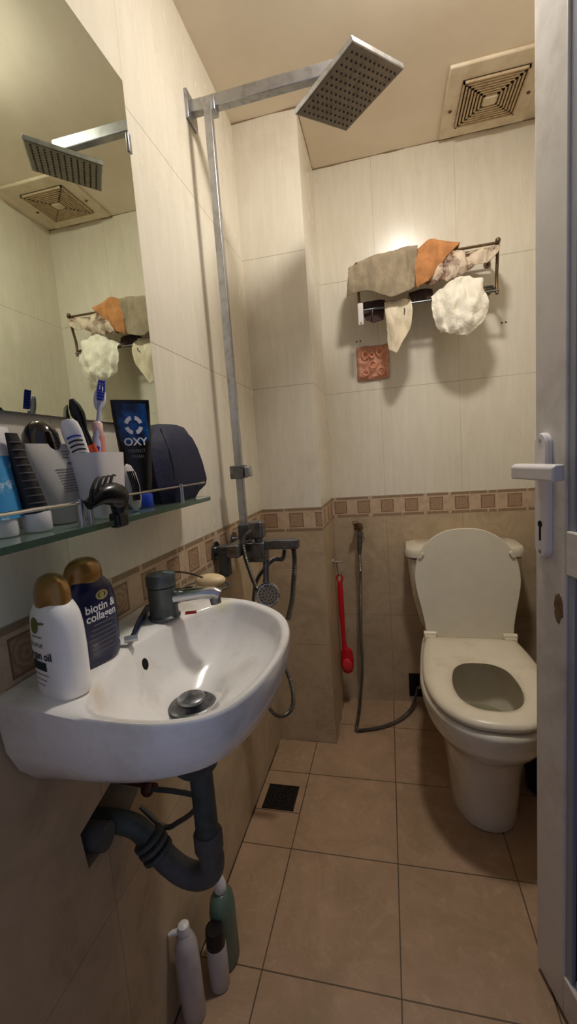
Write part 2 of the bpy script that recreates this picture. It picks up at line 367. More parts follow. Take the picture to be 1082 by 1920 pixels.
# ------------------------------------------------------------------ mirror
mir = thing('wall_mirror', 'frameless rectangular mirror on the left wall above the shelf', 'mirror', (0, .58, 1.2))
build('mirror_glass', MB().bb((.004, .33, 1.203), (.009, .826, 1.857)), 'mirror', mir, smooth=0)
build('backing', MB().bb((.0, .331, 1.204), (.004, .825, 1.856)), 'mback', mir, smooth=0)
build('clip', MB().bb((.0, .820, 1.73), (.012, .832, 1.765)), 'satin', mir, bevel=.002)  # pale metal piece stands in for the highlight on the mirror's edge

# ------------------------------------------------------------------ glass shelf
SZ = 1.055
sh = thing('glass_shelf', 'clear glass wall shelf with a thin metal rail below the mirror', 'shelf', (0, .54, SZ))
out = [(0.002, .25), (.10, .25), (.12, .27), (.12, .795), (.113, .812), (.098, .818), (0.002, .818)]
build('glass_panel', MB().loft([[(x, y, z) for x, y in out] for z in (SZ-.007, SZ)]), 'glass', sh, smooth=0)
build('glass_edge', MB().loft([[(x, y, z) for x, y in ((.1202, .27), (.1212, .27), (.1212, .797), (.114, .8135), (.0985, .8190), (.006, .8190), (.006, .8182), (.0983, .8182), (.1135, .8125), (.1202, .796))] for z in (SZ-.0072, SZ+.0002)]), 'gedge', sh, smooth=0)
rl = build('rail', MB().tube(cr([(.004, .79, SZ+.029), (.06, .79, SZ+.029), (.104, .788, SZ+.029), (.11, .775, SZ+.029), (.11, .5, SZ+.029), (.11, .26, SZ+.029)], 6), .0022, 8), 'chrome', sh)
for y in (.439, .455, .697): build('rail_post', MB().tube([(.11, y, SZ), (.11, y, SZ+.033)], .0042 if y > .5 else .0036, 10), 'satin', sh)
for y in (.33, .70): build('bracket', MB().tube([(.0, y, SZ-.012), (.03, y, SZ-.012)], .007, 10), 'chrome', sh)

# --- things on the shelf
def frame(c, ang, tilt=0):                       # u across, n towards the viewer, z up
    u = Vector((math.cos(ang), math.sin(ang), 0)); n = Vector((u.y, -u.x, 0))
    return Vector(c), u, n
def bag():
    t = thing('toiletry_pouch', 'navy blue zipped fabric pouch standing at the right end of the glass shelf', 'pouch', (.06, .79, SZ))
    # faceted, slightly slumped boxy pouch
    rows = [(-.000, [(.028, .700), (.085, .672), (.096, .70), (.094, .79), (.066, .835), (.028, .83)]),
            (.012, [(.016, .695), (.088, .664), (.1, .695), (.098, .80), (.062, .862), (.018, .86)]),
            (.022, [(.012, .69), (.09, .655), (.102, .69), (.1, .825), (.06, .905), (.012, .90)]),
            (.035, [(.010, .69), (.09, .652), (.103, .69), (.1, .835), (.06, .908), (.010, .905)]),
            (.07, [(.010, .69), (.087, .652), (.1, .692), (.097, .83), (.056, .902), (.010, .895)]),
            (.098, [(.012, .695), (.084, .656), (.097, .695), (.094, .82), (.052, .892), (.012, .885)]),
            (.118, [(.014, .71), (.076, .675), (.088, .705), (.088, .81), (.050, .884), (.014, .875)]),
            (.136, [(.020, .73), (.066, .705), (.076, .730), (.078, .80), (.048, .872), (.018, .865)]),
            (.146, [(.026, .76), (.052, .745), (.062, .765), (.066, .80), (.046, .860), (.024, .855)])]
    rings = [[Vector((x, y, SZ+.001+z)) for x, y in cr2] for z, cr2 in rows]
    rings = [sum([[r[i].lerp(r[(i+1) % 6], k/6)+(Vector((.0,0,0))) for k in range(6)] for i in range(6)], []) for r in rings]
    rings = [[p+Vector((1, .4, 0))*.0025*noise.noise(p*32) for p in r] for r in rings]
    build('body', MB().loft(rings), 'navy', t, smooth=28)
    b = cr([(.100, .695, SZ+.02), (.1, .694, SZ+.07), (.0925, .696, SZ+.105), (.076, .712, SZ+.133)], 5)
    build('zipper', MB().tube(b, .0022, 8), 'navyd', t)
bag()
def tube_pack():
    t = thing('cream_tube', 'navy and black cosmetic tube with a life ring print standing beside the pouch', 'tube', (.072, .61, SZ))
    c, u, n = frame((.070, .632, SZ), math.radians(44)); n = -n if n.dot(CAM-c) < 0 else n
    rings = []
    for z, wx, wy in [(.022, .019, .017), (.05, .022, .015), (.10, .026, .010), (.15, .0295, .005), (.166, .030, .0022), (.176, .030, .0018)]:
        rings.append([c+u*(wx*math.cos(2*PI*k/40))+n*(wy*math.sin(2*PI*k/40))+Vector((0, 0, z)) for k in range(40)])
    def fr(zz):
        L = [(.022, .019, .017), (.05, .022, .015), (.10, .026, .010), (.15, .0295, .005), (.166, .030, .0022), (.176, .030, .0018)]
        for (a0, b0, c0), (a1, b1, c1) in zip(L, L[1:]):
            if zz <= a1: k = (zz-a0)/(a1-a0); return b0+(b1-b0)*k, c0+(c1-c0)*k
        return L[-1][1:]
    def f(x, y):
        z = .022+y; wx, wy = fr(z); s = math.sqrt(max(0, 1-(x/wx)**2)); return c+u*x+n*(wy*s+.0008)+Vector((0, 0, z))
    b = build('body', MB().loft(rings), 'black', t)
    build('printed_band', patch(f, -.0235, .0235, .085, .148, 14, 10), 'tnavy', b)
    f2 = lambda x, y: f(x, y)+n*.0008
    for k in range(4):
        a0 = PI/2*k+.25; a1 = a0+PI/2-.5
        mb = MB().grid([[f2(r*math.cos(a0+(a1-a0)*i/8), .113+1.05*r*math.sin(a0+(a1-a0)*i/8)) for i in range(9)] for r in (.0085, .0145)])
        build('ring_print', mb, 'inkw', b)
    build('lettering', text_mb('OXY', .0170, lambda x, y: f2(x, .086+y), bold=.0004), 'inkw', b)
    build('lettering', text_mb('PERFECT', .0070, lambda x, y: f2(x, .0715+y)), 'greyink', b)
    build('lettering', text_mb('WASH', .0070, lambda x, y: f2(x, .0625+y)), 'greyink', b)
    build('cap', MB().lathe([(.0185, .0), (.0195, .002), (.0195, .02), (.018, .023)], c+Vector((0, 0, .001)), 32, 1, 1), 'blue', t)
tube_pack()
def cup():
    C0 = Vector((.076, .526, SZ))
    t = thing('tumbler', 'white plastic tumbler holding toothbrushes on the glass shelf', 'cup', C0)
    def sec(z, w, r=.3):
        return [C0+Vector((w*.72*math.copysign(abs(math.cos(q))**.5, math.cos(q)), w*math.copysign(abs(math.sin(q))**.5, math.sin(q)), z)) for q in [2*PI*k/48 for k in range(48)]]
    mb = MB().loft([sec(.001, .027), sec(.004, .030), sec(.045, .033), sec(.088, .036), sec(.09, .036), sec(.09, .034), sec(.085, .0335), sec(.01, .028)])
    build('body', mb, 'white', t)
    def stick(name, label, p0, p1, r, mt):
        o = thing(name, label, 'toothbrush', p0); return o
    # blue-and-white toothbrush
    p0 = Vector((.066, .515, SZ+.02)); p1 = Vector((.070, .556, SZ+.165))
    o = thing('toothbrush', 'white toothbrush with blue bristles, tallest in the white tumbler', 'toothbrush', p0)
    d = (p1-p0).normalized()
    build('handle', MB().tube([p0, p0+d*.05, p0+d*.085, p0+d*.10, p0+d*.125, p0+d*.148], [.005, .0065, .0075, .005, .003, .003], 12), 'paleb', o)
    nn = (CAM-p1); nn -= d*nn.dot(d); nn.normalize(); s = d.cross(nn)
    hp = p0+d*.166
    rot = Matrix((s, d, nn)).transposed()
    build('head', MB().sphere((0, 0, 0), 1, 10), 'white', o)
    o.children[-1].data.transform(Matrix.Translation(hp-p0) @ rot.to_4x4() @ Matrix.Diagonal((.0085, .019, .004, 1)))
    mb = MB()
    for i in range(-3, 4):
        for j in (-1, 0, 1):
            q = hp+d*(i*.0042)+s*(j*.0042*(1-abs(i)*.08)); mb.tube([q, q+nn*.0085], .0016, 6)
    build('bristles', mb, 'brist', o)
    build('grip', MB().tube([p0+d*.062+nn*.004, p0+d*.082+nn*.005], [.0042, .005], 10), 'blue', o)
    # black toothbrush
    p0 = Vector((.078, .545, SZ+.03)); p1 = Vector((.068, .500, SZ+.162)); d = (p1-p0).normalized()
    o = thing('toothbrush', 'black headed toothbrush with a red orange grip leaning left in the tumbler', 'toothbrush', p0)
    L = (p1-p0).length
    build('handle', MB().tube([p0, p0+d*L*.55], [.006, .0065], 12), 'orange', o)
    pts = [p0+d*L*k for k in (.5, .6, .7, .78, .86, .93, 1.0)]
    build('head', MB().tube(pts, [.0055, .0045, .004, .0075, .009, .0075, .003], 14), 'black', o)
    # pink capped stick
    p0 = Vector((.072, .535, SZ+.03)); p1 = Vector((.067, .548, SZ+.135))
    o = thing('lip_balm', 'small pink capped bottle upright in the white tumbler', 'bottle', p0)
    build('body', MB().tube([p0, p0+(p1-p0)*.8], .0085, 16), 'pink', o)
    build('cap', MB().tube([p0+(p1-p0)*.8, p0+(p1-p0)*.81, p1-(p1-p0)*.02, p1], [.0065, .0072, .0072, .0055], 16), mat('cap_pale_pink', (240, 200, 190), .3), o)
    # striped toothpaste tube
    p0 = Vector((.070, .522, SZ+.03)); p1 = Vector((.064, .492, SZ+.135)); d = (p1-p0).normalized()
    o = thing('toothpaste_tube', 'white toothpaste tube with dark slanted lettering leaning left in the tumbler', 'tube', p0)
    nn = (CAM-p1); nn -= d*nn.dot(d); nn.normalize(); s = d.cross(nn); L = (p1-p0).length
    rings = [[p0+d*L*k+s*(a_*math.cos(2*PI*q/24))+nn*(b_*math.sin(2*PI*q/24)) for q in range(24)] for k, a_, b_ in ((0, .012, .009), (.5, .012, .008), (.85, .0125, .0065), (.95, .011, .006), (1, .007, .004))]
    bo = build('body', MB().loft(rings), 'bwhite', o)
    def f(x, y): return p0+d*(L*y)+s*x+nn*(.0098*math.sqrt(max(0, 1-(x/.0125)**2))+.0005)
    for k in range(6):
        build('stripe', MB().grid([[f(-.009+.018*i/8, .50+k*.055+.02*math.sin(i*.4)+w) for i in range(9)] for w in (0, .022)]), 'ink' if k < 5 else 'blue', bo)
cup()
# clear bag of printed card / white tube with small print
c, u, n = frame((.05, .480, SZ), math.radians(90)); n = Vector((1, 0, 0)); u = Vector((0, 1, 0)); u = Vector((.12, 1, 0)).normalized(); n = Vector((1, -.12, 0)).normalized()
t = thing('lotion_tube', 'cloudy white tube with small grey print left of the tumbler', 'tube', c)
prof = [(.001, .020, .016), (.012, .021, .016), (.02, .025, .018), (.05, .033, .015), (.08, .040, .010), (.098, .043, .004), (.104, .043, .002)]
rings = [[c+u*(w*math.cos(2*PI*k/40))+n*(b*math.sin(2*PI*k/40))+Vector((0, 0, z)) for k in range(40)] for z, w, b in prof]
bo = build('body', MB().loft(rings), 'whited', t)
def ftube(x, y):
    for (a0, b0, c0), (a1, b1, c1) in zip(prof, prof[1:]):
        if y <= a1: k = (y-a0)/(a1-a0); w, b = b0+(b1-b0)*k, c0+(c1-c0)*k; break
    return c+u*x+n*(b*math.sqrt(max(0, 1-(x/w)**2))+.0007)+Vector((0, 0, y))
for i, y in enumerate([.094, .090, .086]): build('printed_line', patch(ftube, .004-.001*i, .030, y-.0006, y+.0006, 8, 1), 'greyink', bo)
build('printed_line', patch(ftube, .006, .032, .0765, .0800, 8, 2), 'greyink', bo)
for i in range(9): build('printed_line', patch(ftube, -.014+.001*i, .026, .070-i*.0036, .0711-i*.0036, 8, 1), 'greyink', bo)
build('cap', MB().lathe([(.015, 0), (.016, .002), (.016, .012), (.014, .014)], c+Vector((0, 0, .001)), 24), 'white', t)
# dark dome bottle behind
t = thing('lotion_bottle', 'glossy black dome-topped bottle behind the printed tube', 'bottle', (.032, .492, SZ))
build('body', MB().lathe([(.020, .001), (.022, .003), (.022, .075), (.021, .080)], (.030, .480, SZ), 32), 'darkcap', t)
build('cap', MB().lathe([(.0245, .078), (.025, .084), (.0245, .10), (.0215, .118), (.016, .128), (.009, .134), (.0005, .136)], (.030, .480, SZ), 32), 'darkcap', t)
# dark ribbed tube on white cap
t = thing('face_wash_tube', 'slim black ribbed tube standing on its white cap at the left of the shelf', 'tube', (.072, .412, SZ))
c = Vector((.074, .410, SZ)); u = Vector((0, 1, 0)); n = Vector((1, 0, 0)); tl = Vector((0, -.018, 0))
rings = [[c+tl*((z-.02)/.09)+u*(w*math.cos(2*PI*k/32))+n*(b*math.sin(2*PI*k/32))+Vector((0, 0, z)) for k in range(32)] for z, w, b in ((.022, .0145, .014), (.035, .014, .013), (.06, .0125, .010), (.085, .0105, .006), (.105, .009, .003), (.112, .008, .002))]
build('body', MB().loft(rings), 'blackm', t)
mb = MB()
for i in range(9):
    z = .034+i*.0085; k = (z-.022)/.09; cc = c+tl*((z-.02)/.09)+Vector((0, 0, z)); w = .0143-.006*k; b = .0142-.0112*k
    mb.tube([cc+u*(w*math.cos(q))+n*((b+.0004)*math.sin(q)) for q in [PI*.15+PI*.7*j/10 for j in range(11)]], .0009, 5)
build('ribs', mb, mat('print_grey', (96, 88, 92), .5), t)
build('cap', MB().lathe([(.0135, .001), (.015, .003), (.015, .021), (.014, .0235)], c, 32), 'white', t)
# light blue tube at left border
t = thing('toothpaste_tube', 'sky blue and white tube at the far left edge of the shelf', 'tube', (.055, .375, SZ))
c = Vector((.06, .377, SZ)); u = Vector((0, 1, 0)); n = Vector((1, 0, 0))
def s1(z, w, b): return [c+u*(w*math.cos(2*PI*k/32))+n*(b*math.sin(2*PI*k/32))+Vector((0, 0, z)) for k in range(32)]
build('body', MB().loft([s1(.02, .027, .016), s1(.05, .026, .014), s1(.088, .026, .010)]), 'sky', t)
build('shoulder', MB().loft([s1(.088, .026, .010), s1(.115, .0255, .005), s1(.12, .025, .002)]), 'white', t)
build('cap', MB().lathe([(.014, .001), (.015, .003), (.015, .02)], c, 24), 'white', t)
# grey-white oval brush behind the clip
t = thing('hair_brush', 'small grey and white oval brush lying behind the black claw clip', 'brush', (.09, .578, SZ))
rot = Matrix.Rotation(math.radians(12), 3, 'X')
build('body', MB().lathe([(.0005, -.036), (.008, -.033), (.014, -.02), (.016, 0), (.014, .02), (.008, .033), (.0005, .037)], (.092, .577, SZ+.037), 24, .55, 1, rot), 'grnwh', t)
mb = MB()
for k in range(4): mb.tube([(.1005, .5655+k*.005, SZ+.018), (.102, .5655+k*.005-.002, SZ+.04), (.0985, .5655+k*.005-.006, SZ+.062)], .0014, 6)
build('bristles', mb, 'blackm', t)
# black claw clip hooked over the rail
def clip():
    t = thing('claw_clip', 'black plastic claw hair clip hooked over the shelf rail', 'hair clip', (.115, .49, SZ))
    O = Vector((.118, .485, SZ))
    def P(y, z, x=0): return O+Vector((x, y, z))
    bod = cr([P(-.042, .024, .0), P(-.022, .034, .004), (O+Vector((.006, 0, .034))), P(.012, .026, .004), P(.012, .008, .002), P(.016, -.006, 0)], 8)
    n = len(bod); rs = [.0045+.011*math.sin(PI*min(1, (i+3)/n))**1.5 for i in range(n)]
    build('jaw', MB().tube(bod, rs, 14), 'black', t)
    tn = []
    for k in range(4):
        y0 = -.038+k*.011
        pts = cr([P(y0, .022+k*.002, .002), P(y0-.003, .040, .006), P(y0+.010, .054+k*.001, .004), P(y0+.026, .0575, -.002)], 6)
        build('tooth', MB().tube(pts, [.0032-.0022*i/(len(pts)-1) for i in range(len(pts))], 8), 'black', t)
    build('thumb_pad', MB().sphere(P(.004, .028, .010), .016, 12, (.45, 1, .8)), mat('clip_grey_sheen', (44, 42, 44), .35), t)
    build('thumb_pad', MB().box(P(.014, -.001, .0), (.016, .024, .02)), 'black', t, bevel=.004)
clip()

# ------------------------------------------------------------------ basin
ZR = .86
OUT = [(0, .380), (.03, .376), (.066, .370), (.12, .360), (.175, .3545), (.236, .357), (.285, .380), (.312, .437), (.322, .526), (.314, .606), (.282, .673), (.223, .725), (.156, .751), (.08, .765), (.03, .770), (0, .771)]
INN = [(.112, .425), (.090, .49), (.083, .56), (.095, .625), (.115, .672), (.145, .712), (.18, .728), (.222, .708), (.272, .662), (.300, .602), (.308, .526), (.299, .444), (.275, .393), (.232, .372), (.178, .370), (.135, .384)]
def sample(poly, c, N, closed=True, sub=6):
    P = [Vector((p[0], p[1], 0)) for p in poly]
    if closed: P = cr([(p.x, p.y, 0) for p in P], sub, True)
    else: P = cr([(p.x, p.y, 0) for p in P], sub)
    out = []
    for k in range(N):
        a = 2*PI*k/N; d = Vector((math.cos(a), math.sin(a))); best = None
        for i in range(len(P)):
            p, q = P[i], P[(i+1) % len(P)]
            e = Vector((q.x-p.x, q.y-p.y)); w = Vector((p.x-c[0], p.y-c[1])); det = d.x*(-e.y)+e.x*d.y
            if abs(det) < 1e-12: continue
            tt = (w.x*(-e.y)+e.x*w.y)/det; ss = (d.x*w.y-d.y*w.x)/det
            if tt > 0 and -1e-6 <= ss <= 1+1e-6 and (best is None or tt > best): best = tt
        out.append((c[0]+d.x*best, c[1]+d.y*best))
    return out
NB = 128; CC = (.17, .56)
ro = sample(OUT, CC, NB, False); ri = sample(INN, CC, NB)
def so(s, z, sx=None, tl=0): sx = s if sx is None else sx; return [Vector((max(.001, x*sx), .565+(y-.565)*s, z+tl*x*sx)) for x, y in ro]
def mixr(k, z): return [Vector((a[0]*(1-k)+b[0]*k, a[1]*(1-k)+b[1]*k, z)) for a, b in zip(ro, ri)]
def si(s, z, tl=0, cx=.163, cy=.560): return [Vector((cx+(x-cx)*s, cy+(y-cy)*s, z+tl*max(0, (x-cx)*s))) for x, y in ri]
rings = [so(.12, .668, .12, .42), so(.25, .672, .25, .40), so(.42, .682, .42, .36), so(.60, .698, .60, .30), so(.77, .724, .76, .22), so(.90, .755, .885, .12), so(.975, .79, .965, .04), so(.993, .825, .988), so(.998, .845, .998), so(.999, .855), mixr(.0, .859), mixr(.12, .8615), mixr(.55, .8600), mixr(.85, .8585), mixr(.97, .8555), si(.985, .848), si(.955, .832), si(.88, .806, .12), si(.76, .784, .25), si(.58, .766, .38), si(.38, .757, .42), si(.29, .749, .12), si(.14, .748)]
sk = thing('wash_basin', 'white ceramic wall-hung wash basin with rounded triangular bowl', 'sink', (0, .565, .67))
bas = build('bowl', MB().loft(rings), 'ceramic', sk, smooth=50)
# overflow, stain, waste
from mathutils.bvhtree import BVHTree
def hit(o, px, py):
    bm = bmesh.new(); bm.from_mesh(o.data); off = Vector(sk.location); t_ = BVHTree.FromBMesh(bm)
    d = (FWD + RGT*((px-541)/FPX) - UPV*((py-960)/FPX)).normalized(); l, n_, _, _ = t_.ray_cast(CAM-off, d); bm.free()
    return l, (n_ if n_.dot(d) < 0 else -n_)
hl, hn = hit(bas, 272, 1245)
ob = build('overflow_hole', MB().lathe([(.0072, 0), (.0072, .0034)], (0, 0, 0), 24, 1, 1.25), 'dark', sk)
ob.data.transform(Matrix.Translation(hl-hn*.0028+Vector(sk.location)*0) @ hn.to_track_quat('Z', 'Y').to_matrix().to_4x4() @ Matrix.Translation(Vector(sk.location)))
DR = Vector((.163, .560, .7515))
ws = build('waste_fitting', MB().lathe([(.012, -.002), (.035, .001), (.0365, .006), (.033, .0075), (.026, .004), (.014, .001)], DR, 32), 'dchrome', sk)
build('pop_up_plug', MB().lathe([(.011, .0), (.011, .009), (.020, .010), (.0215, .013), (.0205, .017), (.016, .0195), (.0005, .020)], DR, 32), 'dchrome', ws)
build('plastic_tail', MB().lathe([(.03, .640), (.034, .645), (.034, .672), (.03, .678)], (.152, .572, 0), 24), 'pvc', sk)

# faucet
FP = Vector((.079, .650, .8595))
fa = thing('basin_tap', 'dull grey cylindrical mixer tap with chrome spout on the wash basin', 'tap', FP)
build('body', MB().lathe([(.027, 0), (.0275, .004), (.0245, .007), (.024, .05), (.0245, .052), (.0245, .0555)], FP, 32), 'gunm', fa)
build('handle', MB().lathe([(.024, .057), (.0255, .060), (.0255, .074), (.0235, .0785), (.0005, .0795)], FP, 32), 'gunm', fa)
d = Vector((.97, .2, .16)).normalized()
q0 = FP+Vector((.012, 0, .064))
build('lever', MB().tube([q0-d*.005+Vector((0, 0, .012)), q0+d*.004+Vector((0, 0, .010)), q0+d*.014+Vector((0, 0, .008))], [.010, .0085, .006], 12), 'gunm', fa)
sp = [FP+Vector((.012, .002, .034)), FP+Vector((.040, .008, .037)), FP+Vector((.066, .014, .039)), FP+Vector((.088, .019, .038)), FP+Vector((.097, .021, .033))]
build('spout', MB().tube(sp, [.013, .011, .0105, .0115, .0105], 16), 'chrome', fa)
build('aerator', MB().tube([FP+Vector((.088, .019, .034)), FP+Vector((.090, .0195, .019))], .0095, 16), 'dchrome', fa)
tag(build('price_tag', MB().loft([[FP+Vector((x, y, z)) for x, y in ((.034, .012), (.052, .018), (.056, .010), (.038, .002))] for z in (.0035, .006)]), 'redd'), 'small red tag lying at the foot of the basin tap', 'tag')
# dark razor beside the tap
A0 = at(246, 1172, .60); A0.z = .866; rz = thing('razor', 'dark blue slim handle lying behind the indigo bottle beside the tap', 'razor', A0)
B0 = Vector((A0.x-.012, .672, .869)); A0 = Vector((.083, .545, .867))
build('handle', MB().tube([A0, A0.lerp(B0, .4)+Vector((0, 0, .002)), B0], [.0035, .005, .006], 10), 'binb', rz)
build('head', MB().tube([A0+Vector((-.008, -.008, 0)), A0+Vector((.008, .003, 0))], .005, 10), 'satin', rz)

# ------------------------------------------------------------------ shampoo bottles
def oval_bottle(name, label, c, ang, body, hgt, wa, wb, texts, caph):
    c = Vector(c); u = Vector((math.cos(ang), math.sin(ang), 0)); n = Vector((u.y, -u.x, 0))
    t = thing(name, label, 'bottle', c)
    prof = [(0, .90), (.004, .985), (.012, 1.0), (hgt*.5, 1.03), (hgt*.72, 1.0), (hgt*.84, .93), (hgt*.92, .82), (hgt*.965, .68), (hgt, .58)]
    def dims(z):
        z = min(z, hgt-1e-7)
        for (a0, s0), (a1, s1_) in zip(prof, prof[1:]):
            if z <= a1: k = (z-a0)/(a1-a0); s = s0+(s1_-s0)*k; break
        return wa*s, wb*(.35+.65*s)
    def ring(z, n_=56, p=2.6):
        a, b = dims(z); r = []
        for k in range(n_):
            q = 2*PI*k/n_; cx, sx = math.cos(q), math.sin(q)
            r.append(c+u*(a*math.copysign(abs(cx)**(2/p), cx))+n*(b*math.copysign(abs(sx)**(2/p), sx))+Vector((0, 0, z)))
        return r
    zs = sorted(set([0, .004, .012]+[hgt*k/20 for k in range(2, 21)]))
    bo = build('body', MB().loft([ring(z) for z in zs]), body, t)
    def f(x, z, e=.0007):
        a, b = dims(z); return c+u*x+n*(b*max(0, 1-abs(x/a)**2.6)**(1/2.6)+e)+Vector((0, 0, z))
    texts(bo, f)
    cr_ = dims(hgt)[0]*1.16
    cs = wb*.82/cr_
    rot = Matrix((u, n, Vector((0, 0, 1)))).transposed()
    pr = [(.96, -.006), (1, -.003), (1, .006), (.97, .4*caph), (.86, .65*caph), (.66, .84*caph), (.4, .95*caph), (.01, caph)]
    build('cap', MB().lathe([(r*cr_, hgt+z-.001) for r, z in pr], c, 40, 1, cs, rot), 'bronze', t)
    return t
def tx_white(bo, f):
    L = [('coconut', .009, .064, 'ink'), ('miracle oil', .0155, .0525, 'ink')]
    build('emblem', disc(f, -.006, .088, .0085, .0095, 20, .45), 'olive', bo); build('emblem', disc(f, -.006, .088, .0045, .005, 16), 'olive', bo)
    build('emblem', MB().grid([[f(x, .091+w*(1-abs(x-.006)*40)+x*.1) for x in (.002, .006, .010, .014)] for w in (-.0015, .0015)]), 'olive', bo)
    build('printed_line', patch(f, -.014, .008, .0745, .0757, 8, 1), 'greyink', bo)
    build('lettering', text_mb('argan oil', .0135, lambda x, y: f(x-.002, .053+y), bold=.0003), 'ink', bo)
    build('lettering', text_mb('coconut', .010, lambda x, y: f(x-.008, .066+y)), 'ink', bo)
    build('printed_band', patch(f, -.020, .010, .035, .0455, 10, 3), 'tealblk', bo)
    for i in range(3): build('printed_line', patch(f, -.018, .012-.005*i, .029-i*.0065, .0300-i*.0065, 8, 1), 'greyink', bo)
def tx_blue(bo, f):
    build('emblem', disc(f, .008, .093, .0105, .0065, 24, .62), mat('gold_print', (160, 150, 92), .4), bo)
    build('emblem', disc(f, .008, .093, .0045, .004, 16), bo.children[0].data.materials[0], bo)
    build('lettering', text_mb('biotin &', .0155, lambda x, y: f(x+.004, .078+y), bold=.0003), 'inkw', bo)
    build('lettering', text_mb('collagen', .0155, lambda x, y: f(x+.004, .066+y), bold=.0003), 'inkw', bo)
    for i, (x0, x1) in enumerate([(-.012, .022), (-.016, .018), (-.018, .026), (-.02, .022), (-.02, .026), (-.018, .016), (-.018, .02)]): build('printed_line', patch(f, x0, x1, .055-i*.0062, .0560-i*.0062, 10, 1), 'greyink', bo)
oval_bottle('shampoo_bottle', 'white bottle with bronze dome cap standing at the front left of the basin', (.079, .411, .8605), math.radians(-20), 'bwhite', .113, .0365, .0225, tx_white, .033)
oval_bottle('shampoo_bottle', 'dark indigo bottle with bronze dome cap behind the white one on the basin', (.061, .487, .8605), math.radians(78), 'bblue', .117, .041, .0215, tx_blue, .030)

# ------------------------------------------------------------------ soap dish and soap
sd = thing('soap_dish', 'tarnished wire soap dish on the left wall beyond the tap', 'soap dish', (0, .80, .865))
mb = MB()
loop = cr([(.06, .765, .868), (.12, .768, .868), (.143, .80, .868), (.12, .832, .868), (.06, .835, .868), (.045, .80, .868)], 8, True)
mb.tube(loop+[loop[0]], .0022, 8)
for k in range(5): mb.tube([(.062+k*.017, .766, .867), (.062+k*.017, .80, .862), (.062+k*.017, .834, .867)], .0016, 6)
build('wire_tray', mb, 'dchrome', sd)
build('hanger', MB().tube(cr([(.0, .80, .895), (.03, .80, .90), (.075, .775, .902), (.10, .77, .896)], 6), .002, 8).tube(cr([(.0, .80, .86), (.03, .80, .862), (.06, .80, .866)], 4), .003, 8), 'dchrome', sd)
tag(build('soap_bar', MB().sphere((.103, .799, .8815), .032, 14, (1.02, .72, .42)), 'soap'), 'worn cream bar of soap on the wire dish', 'soap')

# ------------------------------------------------------------------ basin waste plumbing
tr = thing('waste_trap', 'dark grey plastic pipe trap under the wash basin', 'pipe', (.15, .575, .42))
build('tail_pipe', MB().tube([(.157, .575, .642), (.158, .575, .50)], .0185, 24), 'pvc', tr)
build('collar', MB().lathe([(.021, .492), (.0235, .496), (.0235, .522), (.021, .526)], (.158, .575, 0), 28), 'pvc2', tr)
ub = cr([(.158, .575, .497), (.160, .576, .470), (.153, .576, .449), (.130, .576, .437), (.103, .576, .441), (.080, .575, .458), (.066, .574, .474)], 7)
build('u_bend', MB().tube(ub, .0205, 24), 'pvc2', tr)
dd = (Vector((.052, .573, .492))-Vector((.070, .574, .462))).normalized(); q = Vector((.066, .574, .468))
for k in range(3): build('slip_nut', MB().tube([q+dd*(.002+k*.013), q+dd*(.004+k*.013), q+dd*(.010+k*.013), q+dd*(.012+k*.013)], [.023, .0265, .0265, .023], 20), 'pvc' if k % 2 == 0 else 'pvc2', tr)
build('outlet_pipe', MB().tube(cr([q+dd*.036, q+dd*.05+Vector((-.01, 0, .004)), (.012, .566, .528), (-.02, .56, .535), (-.06, .555, .538)], 6), [.018]*24+[.018], 20), 'pvc', tr)
build('wall_collar', MB().tube([(-.03, .520, .545), (.012, .522, .545)], [.02, .021], 20), 'pvc2', tr)
av = thing('stop_valve', 'small angle valve with red-brown knob beneath the wash basin', 'valve', (.0, .62, .575))
build('body', MB().tube([(-.03, .615, .567), (.03, .612, .566)], .008, 14).tube([(.03, .612, .560), (.05, .607, .566)], .006, 12), 'wire', av)
build('knob', MB().sphere((.036, .602, .562), .012, 10, (1, .8, 1)), 'wire', av)
build('supply_hose', MB().tube(cr([(.042, .604, .563), (.08, .603, .565), (.118, .60, .566), (.14, .598, .565)], 6), .0045, 10), 'pvc', av)
build('supply_hose', MB().tube(cr([(.14, .600, .585), (.136, .602, .560), (.120, .605, .53), (.09, .606, .505), (.06, .603, .493), (.02, .60, .53)], 8), .0045, 10), 'hose', av)
build('elbow', MB().tube(cr([(-.05, .638, .61), (.0, .634, .60), (.022, .628, .598), (.028, .622, .57)], 5), .012, 14), 'pvc', av)

# ------------------------------------------------------------------ things on the floor below the basin
c = Vector((.036, .668, 0))
t = thing('spray_bottle', 'tall white bottle with nozzle leaning on the floor under the basin', 'bottle', c)
ax = Vector((-.012, -.005, 1)).normalized()
build('body', MB().tube([c+ax*z for z in (.001, .006, .12, .165, .182, .196)], [.021, .0235, .0235, .0225, .018, .011], 28), 'grnwh', t)
build('nozzle', MB().tube([c+ax*z for z in (.194, .197, .212, .216)], [.009, .012, .011, .006], 16).tube([c+ax*.200, c+ax*.196+Vector((-.022, -.006, 0)), c+ax*.192+Vector((-.029, -.008, 0))], [.006, .0055, .0045], 10), 'white', t)
c = Vector((.068, .726, 0))
t = thing('deodorant_bottle', 'white cylinder bottle with black cap on the floor under the basin', 'bottle', c)
build('body', MB().lathe([(.0195, .001), (.0215, .005), (.0215, .098), (.0205, .102)], c, 28), 'grnwh', t)
build('cap', MB().lathe([(.0205, .102), (.0205, .132), (.019, .140), (.0005, .141)], c, 28), 'black', t)
c = Vector((.066, .775, 0))
t = thing('cleaner_bottle', 'grey green bottle with a white spout standing against the wall under the basin', 'bottle', c)
build('body', MB().lathe([(.030, .001), (.034, .006), (.034, .135), (.030, .158), (.020, .170), (.012, .175)], c, 28, .8, 1.05), 'teal', t)
